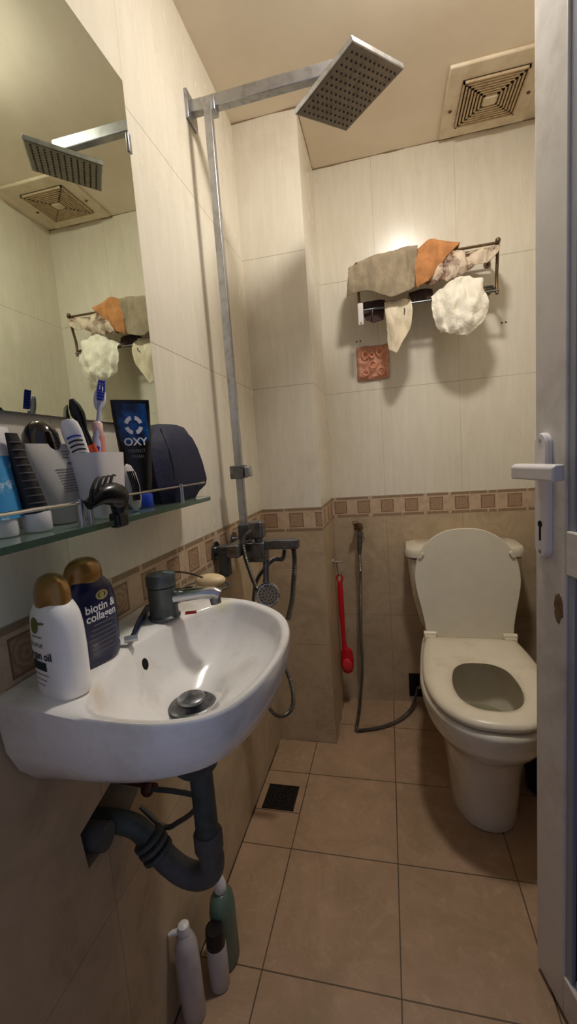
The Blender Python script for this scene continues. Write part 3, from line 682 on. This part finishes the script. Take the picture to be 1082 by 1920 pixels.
build('spout', MB().lathe([(.012, .175), (.0135, .177), (.0135, .192), (.009, .206), (.004, .222), (.0005, .224)], c, 20), 'white', t)

# ------------------------------------------------------------------ shower column
sw = thing('shower_column', 'chrome square shower column with rain head and mixer on the left wall', 'shower', (0, 1.15, .88))
build('wall_plate', MB().box((.004, 1.177, 2.052), (.008, .060, .070)), 'satin', sw, bevel=.002)
arm = build('arm', MB().bb((.006, 1.165, 2.040), (.44, 1.189, 2.070)), 'satin', sw, bevel=.002)
build('tee', MB().box((.062, 1.174, 2.045), (.030, .034, .036)), 'satin', sw, bevel=.003)
px_, py_ = .062, 1.150
build('riser', MB().bb((px_-.010, 1.140, .915), (px_+.010, 1.160, 2.045)), 'satin', sw, bevel=.002)
build('slider', MB().bb((px_-.020, 1.125, 1.075), (px_+.018, 1.172, 1.112)), 'dchrome', sw, bevel=.003)
build('slider_knob', MB().bb((px_+.018, 1.132, 1.079), (px_+.036, 1.160, 1.108)), 'satin', sw, bevel=.004)
# head: a 20 cm square plate, tilted
Pq = [Vector(p) for p in ((.430, 1.044, 1.997), (.547, 1.206, 2.032), (.407, 1.328, 2.017), (.287, 1.162, 1.966))]
hc = sum(Pq, Vector())/4
e1 = ((Pq[1]-Pq[0])+(Pq[2]-Pq[3])).normalized(); e2 = ((Pq[3]-Pq[0])+(Pq[2]-Pq[1])); e2 = (e2-e1*e2.dot(e1)).normalized(); e3 = e1.cross(e2)
if e3.z < 0: e3 = -e3
rot = Matrix((e1, e2, e3)).transposed(); hw = .1
hd = build('shower_head', MB().box(hc+e3*.006, (.200, .196, .012), rot), 'satin', sw, bevel=.0015)
build('spray_face', MB().box(hc-e3*.0006, (.192, .188, .0012), rot), 'headdark', hd, smooth=0)
mb = MB()
for i in range(11):
    for j in range(11):
        q = hc+e1*((i-5)*.0165)+e2*((j-5)*.0160)-e3*.0012
        mb.tube([q, q-e3*.0028], [.0029, .0018], 6)
nz = build('nozzle_grid', mb, 'rub', hd); nz['kind'] = 'stuff'
build('swivel', MB().tube([hc+e3*.010, hc+e3*.026, Vector((hc.x, 1.177, 2.048))], [.017, .014, .012], 16), 'chrome', sw)
# mixer
build('mixer_body', MB().bb((.040, 1.050, .868), (.076, 1.235, .902)), 'dchrome', sw, bevel=.004)
for y in (1.070, 1.215): build('wall_elbow', MB().tube([(.0, y, .885), (.052, y, .885)], .0135, 18).lathe([(.026, -.002), (.026, .002)], (.004, y, .885), 20, 1, 1, Matrix.Rotation(PI/2, 3, 'Y')), 'dchrome', sw)
build('spout', MB().bb((.012, 1.052, .875), (.044, 1.088, .900)).bb((.014, 1.054, .815), (.040, 1.084, .880)), 'gunm', sw, bevel=.004)
build('diverter', MB().bb((.074, 1.110, .840), (.128, 1.160, .896)), 'dchrome', sw, bevel=.004)
build('handle', MB().bb((.126, 1.122, .873), (.222, 1.152, .899)), 'dchrome', sw, bevel=.003)
build('riser_base', MB().bb((.048, 1.134, .900), (.078, 1.166, .945)), 'gunm', sw, bevel=.003)
build('shower_holder', MB().bb((.086, 1.112, .905), (.126, 1.150, .955)).bb((.098, 1.118, .89), (.118, 1.144, .91)), 'dchrome', sw, bevel=.006)
# hand shower hanging below the mixer
hs = thing('hand_shower', 'chrome hand shower with its hose hanging below the shower mixer', 'hand shower', (.12, 1.13, .76))
build('handle', MB().tube(cr([(.126, 1.128, .845), (.124, 1.126, .81), (.122, 1.124, .78)], 4), [.0085]*8+[.010], 14), 'dchrome', hs)
rt = Matrix.Rotation(math.radians(-78), 3, 'X')
hn_ = Vector((.42, -.80, .30)).normalized(); HQ = hn_.to_track_quat('Z', 'Y').to_matrix(); hc_ = Vector((.126, 1.118, .745))
hh = build('spray_head', MB().lathe([(.0005, -.026), (.014, -.023), (.026, -.012), (.034, -.002), (.034, .003), (.031, .006), (.0005, .006)], hc_, 32, 1, 1, HQ), 'chrome', hs)
build('spray_plate', MB().lathe([(.028, .006), (.0275, .008), (.0005, .0085)], hc_, 32, 1, 1, HQ), 'headdark', hh)
mb = MB()
for i in range(3):
    for k in range(5+i*6):
        a_ = 2*PI*k/(5+i*6); mb.sphere(hc_+HQ @ Vector(((.007+i*.0085)*math.cos(a_), (.007+i*.0085)*math.sin(a_), .0085)), .0019, 5)
build('spray_nozzles', mb, 'rub', hh)
def ribbed(path, r, n=10, step=.0035, amp=.22):
    P = cr(path, 60); out = [P[0]]
    for p in P:
        if (p-out[-1]).length > step*.5: out.append(p)
    return MB().tube(out, [r*(1+amp*(1 if i % 2 else -1)) for i in range(len(out))], n)
build('hose', ribbed([(.095, 1.118, .930), (.082, 1.085, .915), (.080, 1.082, .875), (.090, 1.10, .80), (.108, 1.135, .70), (.135, 1.14, .58), (.168, 1.14, .47), (.168, 1.14, .40), (.138, 1.14, .366), (.105, 1.14, .375), (.07, 1.15, .44), (.06, 1.16, .6), (.07, 1.18, .75), (.13, 1.165, .83), (.168, 1.15, .84), (.178, 1.145, .868)], .0055), 'hose', hs)
build('hose', ribbed([(.205, 1.140, .872), (.205, 1.142, .83), (.198, 1.145, .78), (.188, 1.15, .72), (.17, 1.155, .66)], .0068), 'hose', hs)

# ------------------------------------------------------------------ towel rack
XL, XR, YW, YO = .392, .872, 1.866, 1.702
rk = thing('towel_rack', 'double chrome towel rack loaded with cloths on the back wall', 'towel rack', (.63, YW, 1.65))
for x in (XL, XR):
    b = build('bracket', MB().tube(cr([(x, YW, 1.800), (x, 1.80, 1.802), (x, YO, 1.806), (x, YO-.006, 1.80)], 5), .006, 10).tube(cr([(x, YW, 1.70), (x, 1.80, 1.69), (x, 1.73, 1.665), (x, 1.72, 1.645)], 6), .0055, 10).tube(cr([(x, YO, 1.805), (x, 1.712, 1.75), (x, 1.724, 1.70), (x, 1.722, 1.648)], 6), .0055, 10), 'brass', rk)
    [build('wall_flange', MB().tube([(x, YW-.006, z), (x, YW, z)], .013, 20), 'brass', b) for z in (1.700, 1.800)]
    build('finial', MB().sphere((x, YO-.004, 1.812), .009, 8), 'brass', b)
for y in (YO, 1.742, 1.782, 1.822): build('bar', MB().tube([(XL, y, 1.806), (XR, y, 1.806)], .0045, 10), 'brass', rk)
build('bar', MB().tube([(XL-.006, 1.720, 1.656), (XR+.006, 1.720, 1.656)], .0048, 10), 'dchrome', rk)
build('bar', MB().tube([(XL, 1.775, 1.690), (XR, 1.775, 1.690)], .0042, 10), 'dchrome', rk)
for k in range(4): build('hook', MB().tube(cr([(.44+k*.115, 1.72, 1.656), (.44+k*.115, 1.716, 1.630), (.44+k*.115, 1.70, 1.622), (.44+k*.115, 1.692, 1.634)], 4), .0024, 8), 'dchrome', rk)

def cloth(name, label, ctrl, mt, cat='cloth', nu=8, nv=8, wr=.006, fr=28, thick=.003, seed=0, zf=.32):
    rows = [cr(r, nu) for r in ctrl]; cols = list(zip(*rows)); cols = [cr(c_, nv) for c_ in cols]
    g = [list(r) for r in zip(*cols)]
    nr, nc = len(g), len(g[0]); G = []
    for i in range(nr):
        row = []
        for j in range(nc):
            p = g[i][j]; a_ = noise.noise(Vector((p.x*fr+seed, p.z*fr*zf, p.y*fr*.5+seed)))+.45*noise.noise(Vector((p.x*fr*2.6, seed+p.z*fr*2.2*zf, p.y*fr)))
            e = .0
            if i in (0, nr-1) or j in (0, nc-1): e = .002*noise.noise(p*90)
            row.append(p+Vector((.25*wr*a_+e, -wr*a_, .15*wr*a_+e)))
        G.append(row)
    o = build(name, MB().grid(G), mt, None, smooth=180, solid=thick, sub=1)
    return tag(o, label, cat)
# taupe towel over the left end
cloth('towel', 'taupe towel draped over the left end of the rack', [
  [(.362, 1.83, 1.800), (.43, 1.84, 1.822), (.50, 1.84, 1.826), (.56, 1.84, 1.822), (.615, 1.83, 1.818)],
  [(.356, 1.76, 1.812), (.43, 1.76, 1.832), (.50, 1.76, 1.838), (.56, 1.76, 1.838), (.612, 1.76, 1.834)],
  [(.360, 1.700, 1.808), (.43, 1.692, 1.826), (.50, 1.688, 1.832), (.56, 1.688, 1.836), (.606, 1.690, 1.836)],
  [(.358, 1.686, 1.775), (.43, 1.676, 1.785), (.50, 1.672, 1.785), (.56, 1.674, 1.79), (.600, 1.682, 1.792)],
  [(.352, 1.690, 1.738), (.425, 1.674, 1.740), (.50, 1.668, 1.728), (.56, 1.670, 1.735), (.597, 1.680, 1.742)],
  [(.346, 1.700, 1.704), (.418, 1.678, 1.712), (.50, 1.668, 1.676), (.56, 1.672, 1.680), (.594, 1.682, 1.700)]], 'taupe', 'towel', wr=.014, fr=30, seed=1)
cloth('cloth', 'terracotta orange cloth folded over the middle of the rack', [
  [(.60, 1.80, 1.822), (.65, 1.81, 1.836), (.70, 1.81, 1.836), (.75, 1.80, 1.828)],
  [(.598, 1.73, 1.834), (.65, 1.73, 1.856), (.70, 1.73, 1.850), (.755, 1.73, 1.836)],
  [(.594, 1.686, 1.800), (.645, 1.682, 1.842), (.69, 1.684, 1.832), (.745, 1.69, 1.818)],
  [(.594, 1.676, 1.750), (.635, 1.672, 1.790), (.672, 1.674, 1.790), (.706, 1.684, 1.785)],
  [(.598, 1.676, 1.712), (.622, 1.672, 1.735), (.648, 1.676, 1.740), (.674, 1.684, 1.748)],
  [(.604, 1.680, 1.694), (.613, 1.678, 1.700), (.626, 1.680, 1.704), (.640, 1.684, 1.712)]], 'terra', wr=.010, fr=26, seed=4)
cloth('cloth', 'cream and brown patterned cloth bunched on the right half of the rack', [
  [(.69, 1.80, 1.818), (.75, 1.80, 1.815), (.80, 1.80, 1.812), (.85, 1.80, 1.806), (.885, 1.79, 1.81)],
  [(.68, 1.74, 1.822), (.74, 1.735, 1.814), (.80, 1.74, 1.806), (.85, 1.74, 1.804), (.885, 1.73, 1.806)],
  [(.655, 1.698, 1.780), (.73, 1.694, 1.780), (.78, 1.70, 1.780), (.84, 1.700, 1.795), (.878, 1.692, 1.792)],
  [(.632, 1.692, 1.738), (.70, 1.688, 1.735), (.76, 1.690, 1.745), (.815, 1.694, 1.766), (.862, 1.690, 1.762)],
  [(.612, 1.690, 1.708), (.68, 1.690, 1.702), (.74, 1.692, 1.715), (.80, 1.696, 1.742), (.835, 1.694, 1.744)]], 'lace', wr=.022, fr=34, seed=9)
cloth('cloth', 'cream cloth strip hanging from the lower bar at mid rack', [
  [(.484, 1.745, 1.672), (.515, 1.745, 1.673), (.545, 1.745, 1.673), (.578, 1.745, 1.672)],
  [(.484, 1.716, 1.668), (.515, 1.712, 1.670), (.545, 1.712, 1.670), (.580, 1.714, 1.668)],
  [(.486, 1.706, 1.620), (.515, 1.696, 1.622), (.545, 1.708, 1.622), (.582, 1.698, 1.625)],
  [(.490, 1.706, 1.570), (.515, 1.696, 1.570), (.545, 1.710, 1.568), (.578, 1.700, 1.590)],
  [(.492, 1.706, 1.525), (.512, 1.698, 1.520), (.534, 1.708, 1.525), (.570, 1.702, 1.558)],
  [(.496, 1.706, 1.500), (.510, 1.700, 1.490), (.524, 1.706, 1.486), (.540, 1.702, 1.520)]], 'creamc', wr=.010, fr=40, seed=13)
cloth('cloth', 'white crinkled cloth hanging in a wide loop under the right of the rack', [
  [(.655, 1.75, 1.668), (.71, 1.76, 1.700), (.77, 1.76, 1.715), (.83, 1.75, 1.690)],
  [(.650, 1.708, 1.665), (.70, 1.698, 1.690), (.76, 1.695, 1.712), (.822, 1.700, 1.690)],
  [(.648, 1.698, 1.630), (.70, 1.684, 1.635), (.76, 1.676, 1.640), (.832, 1.690, 1.640)],
  [(.652, 1.698, 1.590), (.70, 1.680, 1.590), (.76, 1.668, 1.590), (.838, 1.686, 1.595)],
  [(.664, 1.700, 1.555), (.70, 1.682, 1.550), (.76, 1.668, 1.555), (.830, 1.686, 1.570)],
  [(.680, 1.704, 1.533), (.71, 1.690, 1.522), (.765, 1.680, 1.512), (.815, 1.690, 1.545)]], 'whitec', wr=.022, fr=40, zf=.4, seed=21)
cloth('cloth', 'dark plum cloth tucked behind the taupe towel', [
  [(.400, 1.765, 1.70), (.44, 1.765, 1.70), (.49, 1.765, 1.70)],
  [(.402, 1.745, 1.66), (.44, 1.74, 1.655), (.485, 1.742, 1.655)],
  [(.415, 1.74, 1.625), (.44, 1.738, 1.612), (.48, 1.74, 1.618)]], 'plum', wr=.008, seed=30)
cloth('cloth', 'folded dark brown cloth lying on the lower bar at mid rack', [
  [(.575, 1.78, 1.700), (.62, 1.78, 1.702), (.66, 1.78, 1.70)],
  [(.575, 1.745, 1.70), (.62, 1.742, 1.705), (.66, 1.745, 1.70)],
  [(.578, 1.735, 1.665), (.62, 1.732, 1.662), (.66, 1.735, 1.668)]], 'plum', wr=.010, seed=34)
t = thing('plastic_tag', 'white plastic tag hanging from the left end of the rack', 'tag', (.396, 1.70, 1.60))
build('body', MB().box((.397, 1.700, 1.638), (.020, .006, .078)), 'white', t, bevel=.0028)
build('hole', MB().box((.397, 1.6968, 1.606), (.006, .0006, .006)), 'greyink', t, smooth=0)
# salmon pad and drilled holes on the wall
t = thing('bath_pad', 'salmon pink crinkled square pad stuck to the back wall below the rack', 'pad', (.43, 1.862, 1.49))
g_ = []
for i in range(25):
    row = []
    for j in range(25):
        x = .366+.128*j/24; z = 1.422+.135*i/24; p = Vector((x, 0, z)); e = min(i, 24-i, j, 24-j)
        row.append(Vector((x+.004*noise.noise(p*40), 1.860-min(1, e/2)*(.010+.012*noise.noise(p*38)), z+.004*noise.noise(p*33+Vector((3, 1, 2))))))
    g_.append(row)
build('pad', MB().grid(g_), 'salmon', t, solid=.002)
mb = MB()
for cx, cz_, r in ((.430, 1.478, .013), (.402, 1.52, .012), (.458, 1.528, .013), (.40, 1.45, .011), (.462, 1.45, .012), (.428, 1.516, .009)):
    mb.tube([(cx+r*math.cos(2*PI*k/20), 1.842, cz_+r*1.1*math.sin(2*PI*k/20)) for k in range(21)], .0028, 8)
build('loops', mb, mat('salmon_loops', (222, 152, 122), .5), t)
for x, z in ((.368, 1.583), (.383, 1.583), (.922, 1.581), (.936, 1.581)):
    tag(build('wall_plug', MB().tube([(x, D-.0008, z), (x, D+.001, z)], .0032, 10), 'dark'), 'old dark screw hole in the back wall '+('above the salmon pad' if x < .5 else 'below the right end of the rack'), 'screw hole', 'screw holes above the salmon pad' if x < .5 else 'screw holes right of the rack')

# ------------------------------------------------------------------ bidet spray, red brush, hooks
bs = thing('bidet_sprayer', 'metal bidet sprayer with hose hanging from a hook on the back wall', 'sprayer', (.335, 1.83, .80))
build('wall_hook', MB().bb((.322, 1.840, .795), (.352, D, .822)).bb((.318, 1.815, .800), (.356, 1.845, .812)), 'brass', bs, bevel=.002)
build('spray_head', MB().tube(cr([(.318, 1.80, .828), (.330, 1.80, .832), (.343, 1.802, .818), (.345, 1.804, .79)], 4), [.012, .0125, .011, .0105, .010, .0095]+[.009]*7, 14), 'brass', bs)
build('handle', MB().tube([(.345, 1.804, .80), (.342, 1.804, .76), (.339, 1.804, .725), (.338, 1.804, .700)], [.0095, .0115, .0105, .0075], 14), 'dchrome', bs)
build('trigger', MB().tube([(.356, 1.796, .795), (.361, 1.795, .765), (.354, 1.797, .745)], .003, 8), 'chrome', bs)
build('hose', ribbed([(.338, 1.804, .700), (.337, 1.804, .60), (.330, 1.803, .45), (.325, 1.80, .32), (.325, 1.785, .20), (.315, 1.74, .09), (.303, 1.66, .02), (.301, 1.622, .010), (.33, 1.625, .009), (.40, 1.652, .009), (.47, 1.705, .010), (.52, 1.77, .018), (.545, 1.815, .05), (.558, 1.835, .09)], .0062), 'hose', bs)
iv = thing('inlet_valve', 'dark angle valve in the wall opening left of the toilet', 'valve', (.575, 1.85, .09))
build('body', MB().tube([(.575, D, .105), (.575, 1.82, .100)], .012, 14).tube([(.560, 1.828, .088), (.590, 1.828, .112)], .009, 12), 'dchrome', iv)
build('supply_hose', MB().tube(cr([(.582, 1.822, .095), (.592, 1.79, .06), (.612, 1.76, .02), (.64, 1.755, .012), (.675, 1.765, .03)], 6), .0065, 10), 'pvc', iv)
hk = thing('wall_hook', 'small chrome hook on the pillar side holding the red brush', 'hook', (XC, 1.775, .675))
build('plate', MB().tube([(XC, 1.775, .675), (XC+.006, 1.775, .675)], .012, 16), 'chrome', hk)
build('peg', MB().tube(cr([(XC, 1.775, .672), (XC+.025, 1.775, .672), (XC+.042, 1.775, .674)], 4), .004, 10).tube(cr([(XC+.014, 1.775, .670), (XC+.016, 1.773, .645), (XC+.020, 1.77, .622), (XC+.030, 1.77, .618), (XC+.033, 1.77, .632)], 5), .0028, 8), 'chrome', hk)
br = thing('scrub_brush', 'red plastic long handled brush hanging beside the pillar', 'brush', (.258, 1.78, .18))
yb = 1.775
hole_c = Vector((.250, yb, .600))
mb = MB().tube([hole_c+Vector((.012*math.cos(2*PI*k/20), 0, .016*math.sin(2*PI*k/20))) for k in range(21)], .0042, 8)
build('hanging_loop', mb, 'red', br)
prof = [(.250, .585, .010), (.250, .55, .0125), (.250, .45, .012), (.251, .40, .010), (.252, .32, .0095), (.255, .28, .013), (.260, .262, .022)]
build('handle', MB().loft([[Vector((x+w*math.cos(2*PI*k/20), yb+w*.45*math.sin(2*PI*k/20), z)) for k in range(20)] for x, z, w in prof]), 'red', br)
ph = [(.262, .285, .018), (.262, .27, .026), (.262, .235, .028), (.262, .20, .027), (.262, .18, .020), (.262, .174, .010)]
build('head', MB().loft([[Vector((x+w*math.cos(2*PI*k/24), yb+.012*math.sin(2*PI*k/24), z)) for k in range(24)] for x, z, w in ph]), 'red', br)
build('head_pad', MB().sphere((.262, yb-.011, .214), .026, 10, (.85, .25, 1.15)), mat('bright_red', (220, 52, 60), .4), br)

# ------------------------------------------------------------------ floor drain
dr = thing('floor_drain', 'square dark floor drain grate by the left wall', 'drain', (.076, 1.247, 0))
build('frame', MB().bb((.024, 1.196, 0), (.128, 1.298, .0022)), 'dark', dr, smooth=0)
mb = MB()
for r in (.045, .034, .022, .010): mb.tube([(.076+r*math.cos(2*PI*k/28), 1.247+r*math.sin(2*PI*k/28), .004) for k in range(29)], .0022, 6)
for k in range(8):
    a_ = PI*k/4; mb.tube([(.076+.008*math.cos(a_), 1.247+.008*math.sin(a_), .004), (.076+.045*math.cos(a_), 1.247+.045*math.sin(a_), .004)], .0016, 6)
build('grate', mb, 'drain', dr)
build('trim_edge', MB().bb((.024, 1.196, .002), (.027, 1.298, .0045)).bb((.125, 1.196, .002), (.128, 1.298, .0045)).bb((.024, 1.196, .002), (.128, 1.199, .0045)).bb((.024, 1.295, .002), (.128, 1.298, .0045)), 'drain', dr)

# ------------------------------------------------------------------ toilet (local: origin at the back wall, front towards -y)
TL = thing('toilet', 'cream ceramic toilet with its lid raised against the cistern', 'toilet', (.742, D-.004, 0))
TA = -.034
TM = Matrix.Translation(TL.location) @ Matrix.Rotation(TA, 4, 'Z')
def T(p): return TM @ Vector(p)
def tb(name, mb, mt, parent=TL, **k):
    mb.v = [TM @ v for v in mb.v]; return build(name, mb, mt, parent, **k)
def egg(w, yf, ym, yb, wb, z, n=72, pf=2.15, pb=3.2):
    """front half-ellipse from (0,yf) to (w,ym), rear superellipse to yb with half width wb"""
    r = []
    for k in range(n):
        a_ = 2*PI*k/n; s, c_ = math.sin(a_), math.cos(a_)
        if c_ >= 0: x = w*math.copysign(abs(s)**(2/pf), s); y = ym-(ym-yf)*abs(c_)**(2/pf)
        else:
            y = ym+(yb-ym)*abs(c_)**(2/pb); ww = w+(wb-w)*min(1, abs((y-ym)/(yb-ym)))
            x = ww*math.copysign(abs(s)**(2/pb), s)
        r.append(Vector((x, y, z)))
    return r
outer = [egg(.098, -.655, -.50, -.12, .090, 0), egg(.100, -.660, -.50, -.12, .092, .006), egg(.099, -.655, -.50, -.10, .090, .04), egg(.110, -.668, -.50, -.08, .098, .15), egg(.121, -.690, -.50, -.05, .108, .225),
         egg(.128, -.704, -.50, -.03, .115, .252), egg(.140, -.735, -.51, -.02, .125, .275), egg(.160, -.775, -.52, -.01, .145, .305), egg(.172, -.797, -.53, -.006, .155, .335), egg(.179, -.808, -.53, -.004, .160, .365), egg(.183, -.813, -.53, -.004, .163, .392), egg(.181, -.811, -.53, -.004, .161, .402), egg(.174, -.803, -.53, -.008, .155, .407)]
inner = [egg(.112, -.75, -.56, -.42, .090, .407, pb=2.3), egg(.108, -.745, -.56, -.42, .088, .400, pb=2.3), egg(.122, -.758, -.56, -.405, .10, .370, pb=2.3), egg(.122, -.752, -.56, -.41, .098, .345, pb=2.3), egg(.112, -.735, -.56, -.42, .09, .30, pb=2.3), egg(.092, -.70, -.56, -.43, .08, .255, pb=2.3), egg(.07, -.66, -.56, -.45, .06, .225, pb=2.3), egg(.04, -.61, -.55, -.48, .035, .205, pb=2.3)]
tb('bowl', MB().loft(outer+inner), 'toilet', smooth=55)
tb('water', MB().loft([egg(.100, -.712, -.56, -.43, .084, .268, pb=2.3), egg(.099, -.711, -.56, -.431, .083, .2685, pb=2.3)]), 'water', smooth=0)
def rbox(w, d0, d1, z, r=.03, ch=0):
    pts = []
    for cx, cy, a0 in ((w-r, d1-r*.3, 0), (-w+r, d1-r*.3, 90), (-w+r, d0+r, 180), (w-r, d0+r, 270)):
        for k in range(7):
            a_ = math.radians(a0+15*k); ry = r if cy < (d0+d1)/2 else r*.3
            pts.append(Vector((cx+r*math.cos(a_), cy+ry*math.sin(a_), z)))
    return pts
cis = tb('cistern', MB().loft([rbox(.150, -.155, 0, .400, .04), rbox(.166, -.168, 0, .43, .04), rbox(.193, -.176, 0, .55, .04), rbox(.206, -.182, 0, .698, .04)]), 'toilet')
tb('cistern_lid', MB().loft([rbox(.207, -.184, 0, .702, .045), rbox(.214, -.192, .0, .706, .048), rbox(.215, -.193, 0, .727, .048), rbox(.210, -.188, 0, .738, .046), rbox(.175, -.150, -.02, .746, .04)]), 'toilet')
tb('flush_button', MB().lathe([(.026, .745), (.027, .748), (.024, .751), (.0005, .752)], (0, -.09, 0), 28), 'chrome')
# seat
SEAT = [(0, -.805), (.065, -.795), (.118, -.752), (.152, -.685), (.169, -.60), (.172, -.52), (.168, -.42), (.158, -.33), (.148, -.288), (.11, -.276), (0, -.274)]
HOLE = [(0, -.735), (.045, -.725), (.078, -.685), (.092, -.62), (.090, -.56), (.076, -.50), (.045, -.466), (0, -.458)]
def symm(L): return L+[(-x, y) for x, y in reversed(L[1:-1])]
so_ = sample(symm(SEAT), (0, -.6), 96); sh_ = sample(symm(HOLE), (0, -.6), 96)
def mx(k, z): return [Vector((a_[0]*(1-k)+b_[0]*k, a_[1]*(1-k)+b_[1]*k, z)) for a_, b_ in zip(so_, sh_)]
tb('seat', MB().loft([mx(1.0, .420), mx(.92, .412), mx(.06, .412), mx(-.02, .416), mx(-.02, .426), mx(.08, .434), mx(.35, .438), mx(.7, .436), mx(.95, .430), mx(1.02, .424), mx(1.0, .420)], cap=False), 'seatp', smooth=60)
for sx in (-1, 1):
    for y in (-.70, -.36): tb('bumper', MB().box((sx*.135, y, .4095), (.02, .02, .006)), 'seatp', bevel=.002)
# lid, raised and leaning back on the cistern
LB = Vector((0, -.266, .424)); lean = math.atan2(.072, .395); LM = Matrix.Translation(LB) @ Matrix.Rotation(-lean, 4, 'X')
LP = [(0, 0), (.12, 0), (.150, .012), (.152, .04), (.163, .10), (.178, .17), (.183, .225), (.174, .28), (.148, .335), (.105, .375), (.055, .397), (0, .402)]
lo = sample(symm(LP), (0, .2), 96)
def lr(s, y): return [LM @ Vector((x*s, y, .2+(z-.2)*s)) for x, z in lo]
lid = tb('lid', MB().loft([lr(.985, -.007), lr(1, -.003), lr(1, .006), lr(.96, .011)]), 'lidp', smooth=35)
for sx in (-1, 1):
    tb('lid_bumper', MB().box(LM @ Vector((sx*.156, -.011, .302)), (.012, .010, .026), Matrix.Rotation(-sx*.5, 3, 'Y')), 'seatp', lid, bevel=.003)
    tb('hinge', MB().tube([(sx*.112, -.278, .440), (sx*.158, -.278, .440)], .0105, 14).box((sx*.135, -.284, .428), (.040, .026, .02)), 'seatp', bevel=.002)

# ------------------------------------------------------------------ blue bin by the right wall
bn = thing('waste_bin', 'dark blue plastic bin on the floor right of the toilet', 'bin', (.945, 1.41, 0))
build('body', MB().lathe([(.072, .001), (.076, .006), (.088, .20), (.091, .204), (.091, .210), (.086, .210), (.074, .012)], (.945, 1.41, 0), 36), 'binb', bn)
build('rim', MB().tube([(.945+.091*math.cos(2*PI*k/40), 1.41+.091*math.sin(2*PI*k/40), .209) for k in range(41)], .003, 8), 'binb', bn)

# ------------------------------------------------------------------ door leaf, standing open at the right
O = Vector((.735, .872, 0)); E = Vector((.24, -.97, 0)).normalized(); NR = Vector((-E.y, E.x, 0)); NR = -NR if NR.x > 0 else NR
Rd = Matrix((E, NR, Vector((0, 0, 1)))).transposed()
def db(mb, s0, s1, z0, z1, t0, t1):
    c_ = O+E*((s0+s1)/2)+NR*((t0+t1)/2)+Vector((0, 0, (z0+z1)/2)); return mb.box(c_, (abs(s1-s0), abs(t1-t0), abs(z1-z0)), Rd)
dr1 = bpy.data.objects.new('door_1', None); COL.objects.link(dr1); dr1.location = O; dr1['kind'] = 'structure'
dr1['label'] = 'white plastic door leaf with dark glass panes standing open at the right'
LW = .74
build('stile', db(MB(), 0, .085, .014, 2.04, -.045, 0), 'doorw', dr1, bevel=.003)
build('stile', db(MB(), LW-.085, LW, .014, 2.04, -.045, 0), 'doorw', dr1, bevel=.003)
build('rail', db(MB(), .085, LW-.085, .014, .100, -.045, 0), 'doorw', dr1, bevel=.003)
build('rail', db(MB(), .088, LW-.088, .890, .966, -.045, .002), 'doorw', dr1, bevel=.003)
build('rail', db(MB(), .085, LW-.085, 1.955, 2.04, -.045, 0), 'doorw', dr1, bevel=.003)
for z0, z1 in ((.966, 1.955), (.100, .890)):
    mb = MB(); db(mb, .085, .102, z0, z1, -.020, -.004); db(mb, LW-.107, LW-.085, z0, z1, -.03, -.008); db(mb, .107, LW-.107, z0, z0+.018, -.03, -.008); db(mb, .107, LW-.107, z1-.018, z1, -.03, -.008)
    build('glazing_bead', mb, 'doorb', dr1, bevel=.002)
    build('glass_pane', db(MB(), .101, LW-.101, z0+.002, z1-.002, -.018, -.012), 'dglass', dr1, smooth=0)
build('gap_shade', db(MB(), .0, .74, .003, .014, -.030, -.012), 'blackm', dr1, smooth=0)  # black strip stands in for the shade in the gap under the leaf
mb = MB()
def dpt(s, z, t_): return O+E*s+NR*t_+Vector((0, 0, z))
ol = []
for zc, a0 in ((1.113, 0), (.927, 180)):
    for k in range(9): a_ = math.radians(a0+22.5*k); ol.append((.032+.0185*math.cos(a_), zc+.0185*math.sin(a_)))
hp = build('handle_plate', MB().loft([[dpt(s, z, .0005) for s, z in ol], [dpt(s, z, .008) for s, z in ol], [dpt(.032+(s-.032)*.82, 1.02+(z-1.02)*.985, .011) for s, z in ol]]), 'white', dr1, smooth=30)
build('lever', MB().tube([dpt(.032, 1.066, .008), dpt(.032, 1.066, .040)], .010, 16), 'white', hp)
build('lever', MB().loft([[dpt(s, z, t_) for z, t_ in ((1.054, .036), (1.054, .056), (1.076, .056), (1.080, .050), (1.080, .036))] for s in (.018, .05, .10, .137)]), 'white', hp, bevel=.003)
kh = MB().loft([[dpt(.032+.0062*math.cos(2*PI*k/20), .970+.0062*math.sin(2*PI*k/20), t_) for k in range(20)] for t_ in (.009, .0118)])
db(kh, .0295, .0345, .940, .968, .009, .0118)
build('keyhole', kh, 'dark', hp, smooth=0)
for z in (1.118, .920): build('screw', MB().loft([[dpt(.032+.0035*math.cos(2*PI*k/12), z+.0035*math.sin(2*PI*k/12), t_) for k in range(12)] for t_ in (.010, .0122)]), 'satin', hp)
# chipped brown patch on the stile
rnd = random.Random(3); mb = MB(); cs, cz_ = .068, .826
pts = [(cs+(.010+.005*rnd.random())*math.cos(2*PI*k/22)*1.0, cz_+(.020+.012*rnd.random())*math.sin(2*PI*k/22)) for k in range(22)]
build('chipped_patch', MB().loft([[dpt(s, z, .0002) for s, z in pts], [dpt(cs+(s-cs)*.8, cz_+(z-cz_)*.8, .0014) for s, z in pts]]), 'dirtb', dr1, smooth=0)

# ------------------------------------------------------------------ light
w = bpy.data.worlds.new('hall_daylight'); sc.world = w; w.use_nodes = True
w.node_tree.nodes['Background'].inputs[0].default_value = (.60, .68, 1, 1); w.node_tree.nodes['Background'].inputs[1].default_value = .30
sc.view_settings.view_transform = 'Standard'; sc.view_settings.look = 'None'; sc.view_settings.exposure = 0; sc.view_settings.gamma = 1
sc.view_settings.use_curve_mapping = False
sc.cycles.max_bounces = 10; sc.cycles.diffuse_bounces = 7; sc.cycles.transmission_bounces = 8; sc.cycles.use_denoising = True; sc.cycles.sample_clamp_indirect = 4; sc.cycles.caustics_reflective = False
